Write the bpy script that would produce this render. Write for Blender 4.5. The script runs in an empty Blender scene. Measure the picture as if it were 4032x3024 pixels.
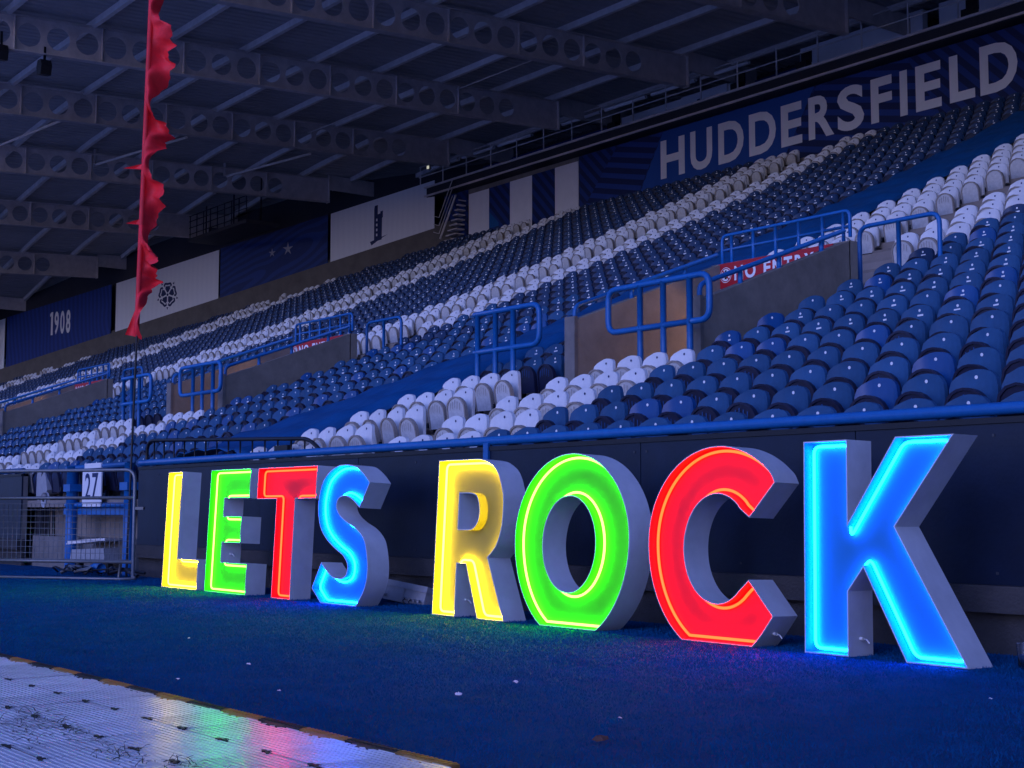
import bpy, math, random
import numpy as np
from mathutils import Vector, Matrix
from mathutils.geometry import tessellate_polygon

random.seed(7); rng = np.random.default_rng(7)
SC = bpy.context.scene
COL = SC.collection
R = math.radians

# ------------------------------------------------------------------ camera
YAW, PITCH = R(37.584), R(5.012)
FW = Vector((-math.cos(YAW)*math.cos(PITCH), math.sin(YAW)*math.cos(PITCH), math.sin(PITCH)))
RT = Vector((math.sin(YAW), math.cos(YAW), 0))
UP = RT.cross(FW)
CAM = Vector((0, 0, 1.0))
cd = bpy.data.cameras.new('camera'); co = bpy.data.objects.new('camera', cd); COL.objects.link(co)
M3 = Matrix((RT, UP, -FW)).transposed()
co.matrix_world = Matrix.Translation(CAM) @ M3.to_4x4()
cd.sensor_width = 36; cd.lens = 50.39; cd.clip_end = 1000; cd.clip_start = .05
SC.camera = co
# ------------------------------------------------------------------ light
SUN_EL, SUN_AZ = R(30), R(15)     # azimuth measured from -Y towards +X
w = bpy.data.worlds.new('World'); SC.world = w; w.use_nodes = True
wn = w.node_tree.nodes; wl = w.node_tree.links
bg = wn['Background']; sky = wn.new('ShaderNodeTexSky'); sky.sky_type = 'NISHITA'; sky.sun_disc = False
sky.sun_elevation = R(18); sky.sun_rotation = R(180) - SUN_AZ; sky.air_density = 1.2; sky.ozone_density = 3
tint = wn.new('ShaderNodeMix'); tint.data_type = 'RGBA'; tint.blend_type = 'MULTIPLY'
tint.inputs['Factor'].default_value = 1
tint.inputs['B'].default_value = (.34, .41, 1.0, 1)
wl.new(sky.outputs[0], tint.inputs['A']); wl.new(tint.outputs['Result'], bg.inputs[0]); bg.inputs[1].default_value = .13
sd = bpy.data.lights.new('sun', 'SUN'); sd.energy = .45; sd.angle = R(40); sd.color = (.24, .34, 1.0)
so = bpy.data.objects.new('sun', sd); COL.objects.link(so)
sdir = Vector((math.sin(SUN_AZ)*math.cos(SUN_EL), -math.cos(SUN_AZ)*math.cos(SUN_EL), math.sin(SUN_EL)))
so.rotation_euler = sdir.to_track_quat('Z', 'Y').to_euler()
vs = SC.view_settings; vs.view_transform = 'Standard'; vs.look = 'None'; vs.gamma = 1; vs.exposure = 0.85
SC.display_settings.display_device = 'sRGB'
SC.render.engine = 'CYCLES'
SC.cycles.use_denoising = True
SC.cycles.max_bounces = 6; SC.cycles.diffuse_bounces = 4; SC.cycles.glossy_bounces = 3
SC.cycles.transmission_bounces = 6; SC.cycles.sample_clamp_indirect = 6

# ------------------------------------------------------------------ materials
MATS = {}
def mat(name, col, rough=.6, metal=0, var=0, scale=8, bump=0, bscale=40, spec=.4, emit=None, estr=0, stretch=None, trans=0):
    if name in MATS: return MATS[name]
    m = bpy.data.materials.new(name); m.use_nodes = True
    n = m.node_tree.nodes; l = m.node_tree.links; b = n['Principled BSDF']
    b.inputs['Base Color'].default_value = (*col, 1); b.inputs['Roughness'].default_value = rough
    b.inputs['Metallic'].default_value = metal; b.inputs['Specular IOR Level'].default_value = spec
    if trans: b.inputs['Transmission Weight'].default_value = trans
    tc = n.new('ShaderNodeTexCoord'); src = tc.outputs['Object']
    if stretch:
        mp = n.new('ShaderNodeMapping'); mp.inputs['Scale'].default_value = stretch; l.new(src, mp.inputs[0]); src = mp.outputs[0]
    if var:
        t = n.new('ShaderNodeTexNoise'); t.inputs['Scale'].default_value = scale; t.inputs['Detail'].default_value = 6; t.inputs['Roughness'].default_value = .65
        l.new(src, t.inputs['Vector'])
        oi = n.new('ShaderNodeObjectInfo'); ad = n.new('ShaderNodeMath'); ad.operation = 'MULTIPLY_ADD'
        ad.inputs[1].default_value = .35; l.new(oi.outputs['Random'], ad.inputs[0]); l.new(t.outputs['Fac'], ad.inputs[2])
        rp = n.new('ShaderNodeValToRGB'); rp.color_ramp.elements[0].position = .35; rp.color_ramp.elements[1].position = .95
        rp.color_ramp.elements[0].color = tuple(c*(1-var) for c in col) + (1,)
        rp.color_ramp.elements[1].color = tuple(min(1, c*(1+var*.6)) for c in col) + (1,)
        l.new(ad.outputs[0], rp.inputs[0]); l.new(rp.outputs[0], b.inputs['Base Color'])
    if bump:
        t2 = n.new('ShaderNodeTexNoise'); t2.inputs['Scale'].default_value = bscale; t2.inputs['Detail'].default_value = 4
        l.new(src, t2.inputs['Vector'])
        bp = n.new('ShaderNodeBump'); bp.inputs['Strength'].default_value = bump; bp.inputs['Distance'].default_value = .02
        l.new(t2.outputs['Fac'], bp.inputs['Height']); l.new(bp.outputs[0], b.inputs['Normal'])
    if emit:
        b.inputs['Emission Color'].default_value = (*emit, 1); b.inputs['Emission Strength'].default_value = estr
    MATS[name] = m; return m

def wave_mat(name, c1, c2, rot, scale, distort=1.5, kind='BANDS', wide=.5):
    m = mat(name, c1, .55); n = m.node_tree.nodes; l = m.node_tree.links
    tc = n.new('ShaderNodeTexCoord'); mp = n.new('ShaderNodeMapping'); mp.inputs['Rotation'].default_value = rot
    wv = n.new('ShaderNodeTexWave'); wv.wave_type = kind; wv.inputs['Scale'].default_value = scale; wv.inputs['Distortion'].default_value = distort
    wv.inputs['Detail'].default_value = 1; wv.inputs['Detail Scale'].default_value = .4
    rp = n.new('ShaderNodeValToRGB'); rp.color_ramp.elements[0].position = wide-.08; rp.color_ramp.elements[1].position = wide+.08
    rp.color_ramp.elements[0].color = (*c1, 1); rp.color_ramp.elements[1].color = (*c2, 1)
    l.new(tc.outputs['Object'], mp.inputs[0]); l.new(mp.outputs[0], wv.inputs[0]); l.new(wv.outputs['Fac'], rp.inputs[0])
    l.new(rp.outputs[0], n['Principled BSDF'].inputs['Base Color']); return m

m_turf = mat('blue_turf', (.001, .075, .20), .9, var=.35, scale=1.7, bump=.9, bscale=260, spec=.08)
m_blade = mat('blue_turf_fibre', (.0015, .088, .235), .8, var=.4, scale=3, spec=.08)
m_pitch = mat('pitch_grass', (.03, .07, .02), .9, var=.4, scale=4)
m_conc = mat('grey_concrete', (.20, .18, .165), .9, var=.4, scale=3, bump=.35, bscale=30)
m_plinth = mat('dark_stained_concrete', (.055, .05, .05), .9, var=.5, scale=4, bump=.5, bscale=40)
m_tread = mat('terrace_concrete', (.22, .185, .16), .9, var=.35, scale=1.6, bump=.3, bscale=24)
m_concw = mat('vomitory_concrete', (.27, .23, .19), .85, var=.35, scale=2.2, bump=.25, bscale=16)
m_dark = mat('black_panel', (.006, .013, .034), .4, var=.4, scale=3, bump=.08, bscale=30)  # blue cast of neon and dusk light put into the black base colour
m_rail = mat('blue_rail_paint', (.010, .13, .38), .35, var=.2, scale=14)
m_blk = mat('black_steel', (.012, .012, .015), .45, var=.2)
m_galv = mat('galvanised_steel', (.20, .205, .21), .5, metal=.6, var=.3, scale=20)
m_tarp = mat('blue_sheet', (.003, .095, .28), .55, var=.25, scale=2, bump=.8, bscale=3, stretch=(3, .6, .6))
m_blueA = mat('faded_blue_plastic', (.022, .088, .20), .6, var=.35, scale=7, spec=.28)
m_blueB = mat('newer_blue_plastic', (.006, .07, .235), .32, var=.15, scale=7)
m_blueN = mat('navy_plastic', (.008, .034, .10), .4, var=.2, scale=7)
m_pan = mat('dark_blue_pan_plastic', (.016, .018, .045), .4, var=.3, scale=20)
m_white = mat('white_plastic', (.74, .73, .73), .4, var=.13, scale=9)
m_wpan = mat('white_pan_plastic', (.62, .60, .58), .45, var=.25, scale=18)
m_rim = mat('grimy_rim_plastic', (.34, .29, .25), .6, var=.35, scale=30)
m_disc = mat('white_print', (.8, .8, .8), .5)
m_red = mat('red_sign', (.42, .012, .02), .5, var=.1)
m_flag = mat('red_flag_cloth', (.85, .02, .03), .6, var=.25, scale=5)
m_roof = mat('roof_sheet_steel', (.46, .44, .44), .6, var=.2, scale=.7)
m_beam = mat('beam_grey_paint', (.62, .55, .52), .6, var=.3, scale=2.5)
m_purl = mat('purlin_galv', (.72, .67, .64), .5, var=.25, scale=3)
m_wp = mat('white_banner', (.80, .79, .80), .6, var=.08, scale=2)
m_bp = mat('navy_banner', (.010, .035, .19), .6, var=.15, scale=1)
m_navy = mat('navy_print', (.012, .025, .10), .6)
m_case = mat('letter_white_paint', (.62, .62, .64), .5, var=.2, scale=3.5)
m_face = mat('letter_face_white', (.78, .78, .78), .5, var=.05, scale=4)
m_tile = mat('white_mat_plastic', (.67, .66, .66), .3, var=.3, scale=9, spec=.5)
m_orange = mat('orange_edge_plastic', (.42, .19, .04), .5, var=.45, scale=25)
m_bedge = mat('black_edge_plastic', (.02, .02, .02), .6, var=.3, scale=25)
m_weed = mat('dry_grass_dark', (.05, .055, .03), .8, var=.4, scale=30)
m_scrap = mat('paper_white', (.8, .78, .76), .8)
m_clad = mat('dark_cladding', (.035, .035, .045), .7, var=.3, scale=.6)
m_clear = mat('clear_plastic', (.9, .9, .92), .12, trans=1.0)
m_grey = mat('grey_plastic', (.36, .36, .38), .5, var=.2, scale=12)

# ------------------------------------------------------------------ mesh helpers
class MB:
    def __init__(s): s.v = []; s.f = []; s.mi = []; s.sm = []
    def add(s, vs, fs, mi=0, smooth=False):
        b = len(s.v); s.v += [tuple(p) for p in vs]
        for f in fs: s.f.append(tuple(i+b for i in f)); s.mi.append(mi); s.sm.append(smooth)
        return s
    def box(s, a, b, mi=0, mtx=None):
        (x0, y0, z0), (x1, y1, z1) = a, b
        vs = [Vector(p) for p in ((x0,y0,z0),(x1,y0,z0),(x1,y1,z0),(x0,y1,z0),(x0,y0,z1),(x1,y0,z1),(x1,y1,z1),(x0,y1,z1))]
        if mtx: vs = [mtx @ p for p in vs]
        return s.add(vs, [(0,3,2,1),(4,5,6,7),(0,1,5,4),(1,2,6,5),(2,3,7,6),(3,0,4,7)], mi)
    def tube(s, pts, r, n=8, closed=False, mi=0):
        pts = [Vector(p) for p in pts]; N = len(pts); rings = []
        ref = None
        for i, p in enumerate(pts):
            if closed: t = (pts[(i+1) % N]-pts[i-1]).normalized()
            else: t = ((pts[min(i+1, N-1)]-pts[max(i-1, 0)])).normalized()
            if ref is None:
                a = Vector((0,0,1)) if abs(t.z) < .9 else Vector((1,0,0)); u = t.cross(a).normalized()
            else:
                u = (ref - t*ref.dot(t)).normalized()
            ref = u; w_ = t.cross(u)
            rr = r[i] if isinstance(r, (list, tuple)) else r
            rings.append([p + (u*math.cos(2*math.pi*k/n) + w_*math.sin(2*math.pi*k/n))*rr for k in range(n)])
        vs = [q for rg in rings for q in rg]; fs = []
        for i in range(N if closed else N-1):
            j = (i+1) % N
            for k in range(n): fs.append((i*n+k, i*n+(k+1) % n, j*n+(k+1) % n, j*n+k))
        if not closed:
            fs.append(tuple(range(n))); fs.append(tuple(reversed(range((N-1)*n, N*n))))
        return s.add(vs, fs, mi, True)
    def poly(s, pts, mi=0): return s.add(pts, [tuple(range(len(pts)))], mi)
    def prism(s, pts2, y0, y1, ax='xz', mi=0):
        # pts2 polygon in xz plane extruded along y (or given axis mapping)
        f = {'xz': lambda a, b, d: (a, d, b), 'yz': lambda a, b, d: (d, a, b), 'xy': lambda a, b, d: (a, b, d)}[ax]
        n = len(pts2); vs = [f(a, b, y0) for a, b in pts2] + [f(a, b, y1) for a, b in pts2]
        tri = tessellate_polygon([[Vector((a, b, 0)) for a, b in pts2]])
        fs = [tuple(t) for t in tri] + [tuple(i+n for i in reversed(t)) for t in tri] + [(i, (i+1) % n, (i+1) % n+n, i+n) for i in range(n)]
        return s.add(vs, fs, mi)
    def mesh(s, name, mats):
        me = bpy.data.meshes.new(name); me.from_pydata(s.v, [], s.f)
        for m in (mats if isinstance(mats, (list, tuple)) else [mats]): me.materials.append(m)
        me.polygons.foreach_set('material_index', s.mi); me.polygons.foreach_set('use_smooth', s.sm); me.update()
        return me
    def build(s, name, mats, parent=None):
        return link(name, s.mesh(name, mats), parent)
def link(name, me, parent=None):
    o = bpy.data.objects.new(name, me); COL.objects.link(o)
    if parent: o.parent = parent
    return o
def tag(o, label, cat, group=None):
    o['label'] = label; o['category'] = cat
    if group: o['group'] = group
    return o
def thing(name, label, cat, loc=(0,0,0), group=None):
    o = bpy.data.objects.new(name, None); o.empty_display_size = .1; COL.objects.link(o); o.location = loc
    return tag(o, label, cat, group)
def struct(name, mb, m):
    o = mb.build(name, m); o['kind'] = 'structure'; return o
def proj(p):
    q = Vector(p)-CAM; d = q.dot(FW)
    if d < .1: return None
    k = 50.39/36*1024
    return 512+k*q.dot(RT)/d, 384-k*q.dot(UP)/d, d
def text_mesh(body, m, parent, name, box, depth=.003, bold=.02, rot=None, loc=None):
    """text fitted to box (x0,x1,z0,z1) in the local xz plane of parent, facing -y"""
    cu = bpy.data.curves.new('text', 'FONT'); cu.body = body; cu.offset = bold; cu.resolution_u = 4
    to = bpy.data.objects.new('text_tmp', cu); COL.objects.link(to)
    dg = bpy.context.evaluated_depsgraph_get(); me = bpy.data.meshes.new_from_object(to.evaluated_get(dg))
    bpy.data.objects.remove(to); bpy.data.curves.remove(cu)
    n = len(me.vertices); a = np.empty(n*3, 'f'); me.vertices.foreach_get('co', a); a = a.reshape(-1, 3)
    lo, hi = a.min(0), a.max(0); x0, x1, z0, z1, y = box
    out = np.empty_like(a); out[:, 0] = x0+(a[:, 0]-lo[0])/(hi[0]-lo[0])*(x1-x0); out[:, 2] = z0+(a[:, 1]-lo[1])/(hi[1]-lo[1])*(z1-z0); out[:, 1] = y
    me.vertices.foreach_set('co', out.ravel()); me.materials.clear(); me.materials.append(m); me.update()
    me.name = name
    return link(name, me, parent)

# ------------------------------------------------------------------ stand dimensions
P = 13.55                      # aisle period along X
LF = -17.45                    # centre of first white seat left of the near aisle
S_ = .48                       # seat spacing
def Yr(i): return 9.12+.8*i
def Dz(i): return 1.785+.27*i+.0021*i*i
def Tz(i): return Dz(i)-.62
def wallY(X): return 34.9 if X > -49.2 else 34.9+.385*(X+49.2)
VX0, VX1 = -15.45, -13.15      # vomitory inner faces (near aisle)
XR, XL = 6.0, -84.0
NR = 32

# ------------------------------------------------------------------ ground
g = MB(); g.add([(-300,-300,-.03),(300,-300,-.03),(300,300,-.03),(-300,300,-.03)], [(0,1,2,3)]); struct('ground', g, m_pitch)
g = MB(); g.add([(-70,-60,-.012),(50,-60,-.012),(50,1.0,-.012),(-70,1.0,-.012)], [(0,1,2,3)]); struct('pitch_cover_field', g, mat('pitch_cover_white', (.75, .75, .76), .6, var=.1, scale=.5))
g = MB(); g.add([(-60,3.0,0),(30,3.0,0),(30,12,0),(-60,12,0)], [(0,1,2,3)]); struct('turf_track', g, m_turf)
# turf fibres (uncountable): single triangles, denser near the camera
def blades():
    N = 520000
    x = rng.uniform(-24, -1.5, N); y = rng.uniform(3.26, 8.8, N)
    q0 = x*FW.x + y*FW.y - FW.z
    keep = rng.random(N) < np.clip((9.5/np.maximum(q0, 1))**1.1, .12, 1)
    u = (x*RT.x + y*RT.y)/np.maximum(q0, .1)
    keep &= (np.abs(u) < .385) & (q0 > 1)
    x, y, q = x[keep], y[keep], q0[keep]; n = len(x)
    a = rng.uniform(0, 2*np.pi, n); clump = .6+.4*np.sin(x*3.1+np.sin(y*5))*np.cos(y*4.3+x)
    h = rng.uniform(.008, .019, n)*(.8+.4*clump); wd = rng.uniform(.0016, .003, n)*np.clip(q/8, 1, 2.2)
    lean = rng.uniform(.2, 1.1, n)*h; la = rng.uniform(0, 2*np.pi, n)
    v = np.empty((n, 3, 3), 'f')
    v[:, 0] = np.stack([x-np.cos(a)*wd, y-np.sin(a)*wd, np.full(n, -.001)], 1)
    v[:, 1] = np.stack([x+np.cos(a)*wd, y+np.sin(a)*wd, np.full(n, -.001)], 1)
    v[:, 2] = np.stack([x+np.cos(la)*lean, y+np.sin(la)*lean, h], 1)
    me = bpy.data.meshes.new('turf_fibres'); me.vertices.add(3*n); me.vertices.foreach_set('co', v.ravel())
    me.loops.add(3*n); me.loops.foreach_set('vertex_index', np.arange(3*n, dtype='i'))
    me.polygons.add(n); me.polygons.foreach_set('loop_start', np.arange(0, 3*n, 3, dtype='i')); me.polygons.foreach_set('loop_total', np.full(n, 3, 'i'))
    me.materials.append(m_blade); me.update(); me.validate()
    o = link('turf_pile', me); tag(o, 'short blue artificial turf pile in front of the glowing letters', 'artificial turf'); o['kind'] = 'stuff'
blades()

# ------------------------------------------------------------------ terrace (stepped concrete)
tb = MB()
def quad(a, b, c, d): tb.add([a, b, c, d], [(0,1,2,3)])
for i in range(NR+1):
    y0, y1, z = Yr(i)-.70, Yr(i)+.10, Tz(i)
    xl = XL if y1+.3 < wallY(XL) else max(XL, -49.2+(y1+.3-34.9)/.385)
    if y1+.3 > 34.9: xl = -49.2
    cuts = [(VX0-P*k, VX1-P*k) for k in range(4)] if 5 <= i <= 9 else []
    segs = []; x = XR
    for (a, b) in cuts: segs.append((b, x)); x = a
    segs.append((xl, x))
    if i == 0: y0 = 8.9
    for (a, b) in segs:
        quad((a,y0,z),(b,y0,z),(b,y1,z),(a,y1,z))
        if i < NR: quad((a,y1,z),(b,y1,z),(b,y1,Tz(i+1)),(a,y1,Tz(i+1)))
    if i == 9:
        for (a, b) in cuts: quad((a,16.0,z),(b,16.0,z),(b,y1,z),(a,y1,z)); quad((a,y1,z),(b,y1,z),(b,y1,Tz(10)),(a,y1,Tz(10)))
tb.add([(XL, 9.3, -.02), (XR, 9.3, -.02), (XR, 9.3, Tz(0)), (XL, 9.3, Tz(0))], [(0,1,2,3)])
tb.add([(XL, 8.9, Tz(0)-.12), (XR, 8.9, Tz(0)-.12), (XR, 8.9, Tz(0)), (XL, 8.9, Tz(0))], [(0,1,2,3)])
terr = struct('terrace', tb, m_tread)

# ------------------------------------------------------------------ pitch-side wall
def wall_run(x0, x1, label, pw=2.42):
    t = thing('pitch_wall', label, 'wall', ((x0+x1)/2, 8.82, 0)); off = (x0+x1)/2
    b = MB(); b.box((x0-off, 0, .47), (x1-off, .08, 1.64)); b.build('wall_core', m_conc, t)
    b = MB(); b.box((x0-off, -.10, .29), (x1-off, .06, .475)); b.box((x0-off, .0, -.02), (x1-off, .06, .292)); b.build('plinth', m_plinth, t)
    x = x1; n = 0
    while x > x0+.05:
        a = max(x0, x-pw)
        p = MB(); dy = random.uniform(-.003, .003)
        p.box((a+.004-off, -.03+dy, .478), (x-.004-off, -.001, 1.60)); pn_ = p.build('panel', m_dark, t)
        q_ = MB()
        for bx in (a+.08, (a+x)/2, x-.08):
            for bz_ in (.56, 1.52): q_.box((bx-.009-off, -.037+dy, bz_-.009), (bx+.009-off, -.031+dy, bz_+.009))
        q_.build('bolts', mat('dull_bolt', (.06, .06, .065), .5), pn_)
        x = a
    p = MB(); p.box((x0-off, -.045, 1.602), (x1-off, .085, 1.645)); p.build('coping', m_blk, t)
    r = MB(); r.tube([(x0-off, .0, 1.705), (x1-off, .0, 1.705)], .047, 12); r.build('top_rail', m_rail, t)
    if x0 > -30:
        r = MB(); r.box((-11.87-off, -.06, 1.50), (-11.79-off, -.032, 1.68)); r.build('rail_bracket', m_rail, t)
    return t
wall_run(-20.7, 5.0, 'black panelled pitch wall with blue top rail behind the glowing letters')
wall_run(-80.0, -25.9, 'dark pitch wall continuing beyond the gap left of the crowd barrier')

# ------------------------------------------------------------------ vomitories
def rail_loop(name, label, pts, posts, r=.042, group=None, extra=()):
    t = thing(name, label, 'handrail', pts[0], group); o = Vector(pts[0])
    b = MB(); b.tube([Vector(p)-o for p in pts], r, 8, False); b.build('loop_tube', m_rail, t)
    for (a, c) in posts:
        b = MB(); b.tube([Vector(a)-o, Vector(c)-o], r, 8); b.build('post', m_rail, t)
    for e in extra:
        b = MB(); b.tube([Vector(p)-o for p in e], r*.85, 8); b.build('mid_rail', m_rail, t)
    return t
def rounded(pts, rad=.12, n=4):
    out = []; pts = [Vector(p) for p in pts]
    for i, p in enumerate(pts):
        if i in (0, len(pts)-1): out.append(p); continue
        a = (pts[i-1]-p); c = (pts[i+1]-p); ra = min(rad, a.length*.45, c.length*.45)
        A = p+a.normalized()*ra; B = p+c.normalized()*ra
        for k in range(n+1):
            s = k/n; out.append(A*(1-s)**2 + p*2*s*(1-s) + B*s*s)
    return out
WHO = ['near', 'second', 'third', 'fourth']
for k in range(4):
    dx = -P*k; who = WHO[k]
    t = thing('vomitory', f'concrete {who} stairwell opening cut into the seating rows', 'stairwell', (-14.3+dx, 14.5, Tz(4)), 'stairwell openings')
    o = Vector((-14.3+dx, 14.5, Tz(4)))
    f0 = Tz(4)
    def Bx(a, b): return (Vector(a)+Vector((dx,0,0))-o, Vector(b)+Vector((dx,0,0))-o)
    def par(x0, x1, nm):
        pr = [(13.05, f0-.3), (16.0, f0-.3), (16.0, 4.79), (13.05, 3.69)]
        b = MB(); b.prism([(a-o.y, c-o.z) for a, c in pr], x0+dx-o.x, x1+dx-o.x, 'yz'); return b.build(nm, m_concw, t)
    L = par(VX0-.2, VX0, 'left_parapet'); Rr = par(VX1, VX1+.2, 'right_parapet')
    b = MB(); b.box(*Bx((VX0-.001, 12.42, f0-.15), (VX1+.001, 21, f0))); b.build('floor', m_tread, t)
    b = MB(); b.box(*Bx((VX0-.2, 15.98, 4.02), (VX1+.2, 16.16, 4.795))); b.build('header', m_concw, t)
    b = MB(); b.box(*Bx((VX0-.2, 16.17, f0-.1), (VX0, 21, 4.02))); b.box(*Bx((VX1, 16.17, f0-.1), (VX1+.2, 21, 4.02)))
    b.box(*Bx((VX0-.2, 21, f0-.1), (VX1+.2, 21.2, 4.2))); b.box(*Bx((VX0-.2, 16.17, 4.022), (VX1+.2, 21.2, 4.1))); b.build('corridor', m_concw, t)
    # parapet joint strip (front post face slightly proud)
    for (xa, xb) in ((VX0-.21, VX0+.01), (VX1-.01, VX1+.21)):
        b = MB(); b.box(*Bx((xa, 13.0, f0-.3), (xb, 13.06, 3.74))); b.build('end_post', m_conc, t)
    # corridor lamp
    lt = thing('corridor_lamp', f'lit bulkhead lamp inside the {who} stairwell', 'lamp', (VX1+dx-.02, 17.0, 3.15), 'stairwell lamps')
    b = MB(); b.box((-.08, -.28, -.06), (.0, .28, .06)); b.build('lamp_body', m_grey, lt)
    b = MB(); b.box((-.14, -.25, -.05), (-.082, .25, .05)); b.build('diffuser', mat('warm_lamp', (1, .8, .5), .5, emit=(1, .52, .18), estr=[130, 75, 55, 45][k]), lt)
    # no-entry sign
    if k < 3:
        sg = thing('no_entry_sign', f'red NO ENTRY sign on the {who} stairwell header', 'sign', (-14.35+dx, 15.975, 4.40), 'NO ENTRY signs')
        b = MB(); b.box((-1.14, -.012, .0), (1.12, 0, .39)); b.build('board', m_red, sg)
        b = MB(); b.box((-1.14, -.014, -.07), (1.12, -.002, -.002)); b.build('white_strip', m_disc, sg)
        for q, wd in enumerate((('N', -.80, -.62), ('O', -.58, -.36), ('E', -.20, -.06), ('N', -.02, .16), ('T', .20, .36), ('R', .41, .56), ('Y', .59, .77))):
            text_mesh(wd[0], m_disc, sg, 'letter', (wd[1], wd[2], .10, .32, -.0145), bold=.035)
        for cx in (-.98, .95):
            b = MB(); ring = [(cx+.12*math.cos(a), -.0145, .205+.12*math.sin(a)) for a in np.linspace(0, 2*math.pi, 20, endpoint=False)]; b.poly(list(reversed(ring))); b.build('roundel', m_disc, sg)
            b = MB(); ri = [(cx+.095*math.cos(a), .205+.095*math.sin(a)) for a in np.linspace(0, 2*math.pi, 20, endpoint=False)]; ro = [(cx+.11*math.cos(a), .205+.11*math.sin(a)) for a in np.linspace(0, 2*math.pi, 20, endpoint=False)]
            for j in range(20):
                j2 = (j+1) % 20; b.add([(ri[j][0],-.016,ri[j][1]),(ri[j2][0],-.016,ri[j2][1]),(ro[j2][0],-.016,ro[j2][1]),(ro[j][0],-.016,ro[j][1])], [(0,1,2,3)])
            d = .07; b.add([(cx-d-.01,-.0165,.205+d),(cx-d+.01,-.0165,.205+d+.015),(cx+d+.01,-.0165,.205-d),(cx+d-.01,-.0165,.205-d-.015)], [(0,3,2,1)])
            b.build('prohibition_ring', m_red, sg)
            b = MB(); b.add([(cx-.02,-.0162,.14),(cx+.02,-.0162,.14),(cx+.03,-.0162,.22),(cx+.015,-.0162,.25),(cx+.02,-.0162,.28),(cx-.02,-.0162,.28),(cx-.015,-.0162,.25),(cx-.03,-.0162,.22)], [tuple(range(8))]); b.build('walking_figure', m_blk, sg)
    # rails
    def T(p): return (p[0]+dx, p[1], p[2])
    gl = 'blue rails round the stairwells'
    lp = rounded([(-17.5,12.75,3.95),(-15.92,12.75,3.95),(-15.92,12.75,3.37),(-17.5,12.75,3.37)], .16)
    rail_loop('front_rail', f'blue looped guard rail left of the {who} stairwell mouth', [T(p) for p in lp], [(T((x,12.75,Tz(5)-.3)), T((x,12.75,3.95))) for x in (-17.42,-16.97,-16.54)], group=gl)
    lp = rounded([(-12.84,12.75,3.37),(-14.43,12.75,3.37),(-14.43,12.75,3.95),(-12.53,12.75,3.95),(-12.53,12.75,3.37),(-12.86,12.75,3.37)], .16)
    rail_loop('front_rail', f'blue looped guard rail in front of the {who} stairwell mouth', [T(p) for p in lp], [(T((x,12.75,Tz(4))), T((x,12.75,3.95))) for x in (-13.8,-13.36,-12.88)], group=gl)
    lp = rounded([(-13.05,13.1,3.66),(-13.05,13.1,3.9),(-13.05,16.0,4.95)], .1)
    rail_loop('parapet_rail', f'sloping blue rail on the right parapet of the {who} stairwell', [T(p) for p in lp], [(T((-13.05,y,3.69+(y-13.05)*.373-.03)), T((-13.05,y,3.87+(y-13.1)*.362))) for y in (13.86,14.62,15.5)], r=.034, group=gl)
    lp = rounded([(-15.55,13.1,3.66),(-15.55,13.1,3.9),(-15.55,16.0,4.95)], .1)
    rail_loop('parapet_rail', f'sloping blue rail on the left parapet of the {who} stairwell', [T(p) for p in lp], [(T((-15.55,y,3.69+(y-13.05)*.373-.03)), T((-15.55,y,3.87+(y-13.1)*.362))) for y in (14.2,15.3)], r=.034, group=gl)
    lp = rounded([(-15.5,16.07,4.79),(-15.5,16.07,5.25),(-13.0,16.07,5.25),(-13.0,16.07,4.86)], .1)
    rail_loop('header_rail', f'blue barred rail above the sign of the {who} stairwell', [T(p) for p in lp], [(T((x,16.07,4.78)), T((x,16.07,5.25))) for x in (-15.3,-14.85,-14.4,-13.95,-13.5,-13.12)], r=.027, group=gl, extra=[[T((-15.5,16.07,5.02)), T((-13.0,16.07,5.02))]])
    lp = rounded([(-13.26,16.6,Tz(9)),(-13.26,16.6,5.1),(-11.88,16.6,5.1),(-11.88,16.6,Tz(9))], .16)
    rail_loop('landing_rail', f'blue hoop rail behind the right parapet of the {who} stairwell', [T(p) for p in lp], [(T((-12.57,16.6,Tz(9))), T((-12.57,16.6,5.1)))], r=.034, group=gl)
    # steps of the aisle
    at = thing('aisle_stairs', f'concrete half steps of the {who} aisle climbing the stand', 'stairs', (-15.0+dx, 9, 0), 'aisle stairs')
    sm = None
    for i in list(range(0, 5)) + list(range(9, 31)):
        if Yr(i)+.6 > wallY(-15+dx)-.6: break
        if sm is None:
            b = MB(); b.box((-.74, 0, -.01), (.74, .38, .135)); sm = b.mesh('step', m_tread)
        st = link('step', sm, at); st.location = (-.03 if i < 5 else 0, Yr(i)-.28-9, Tz(i))
    if k == 0:
        pass

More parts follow.
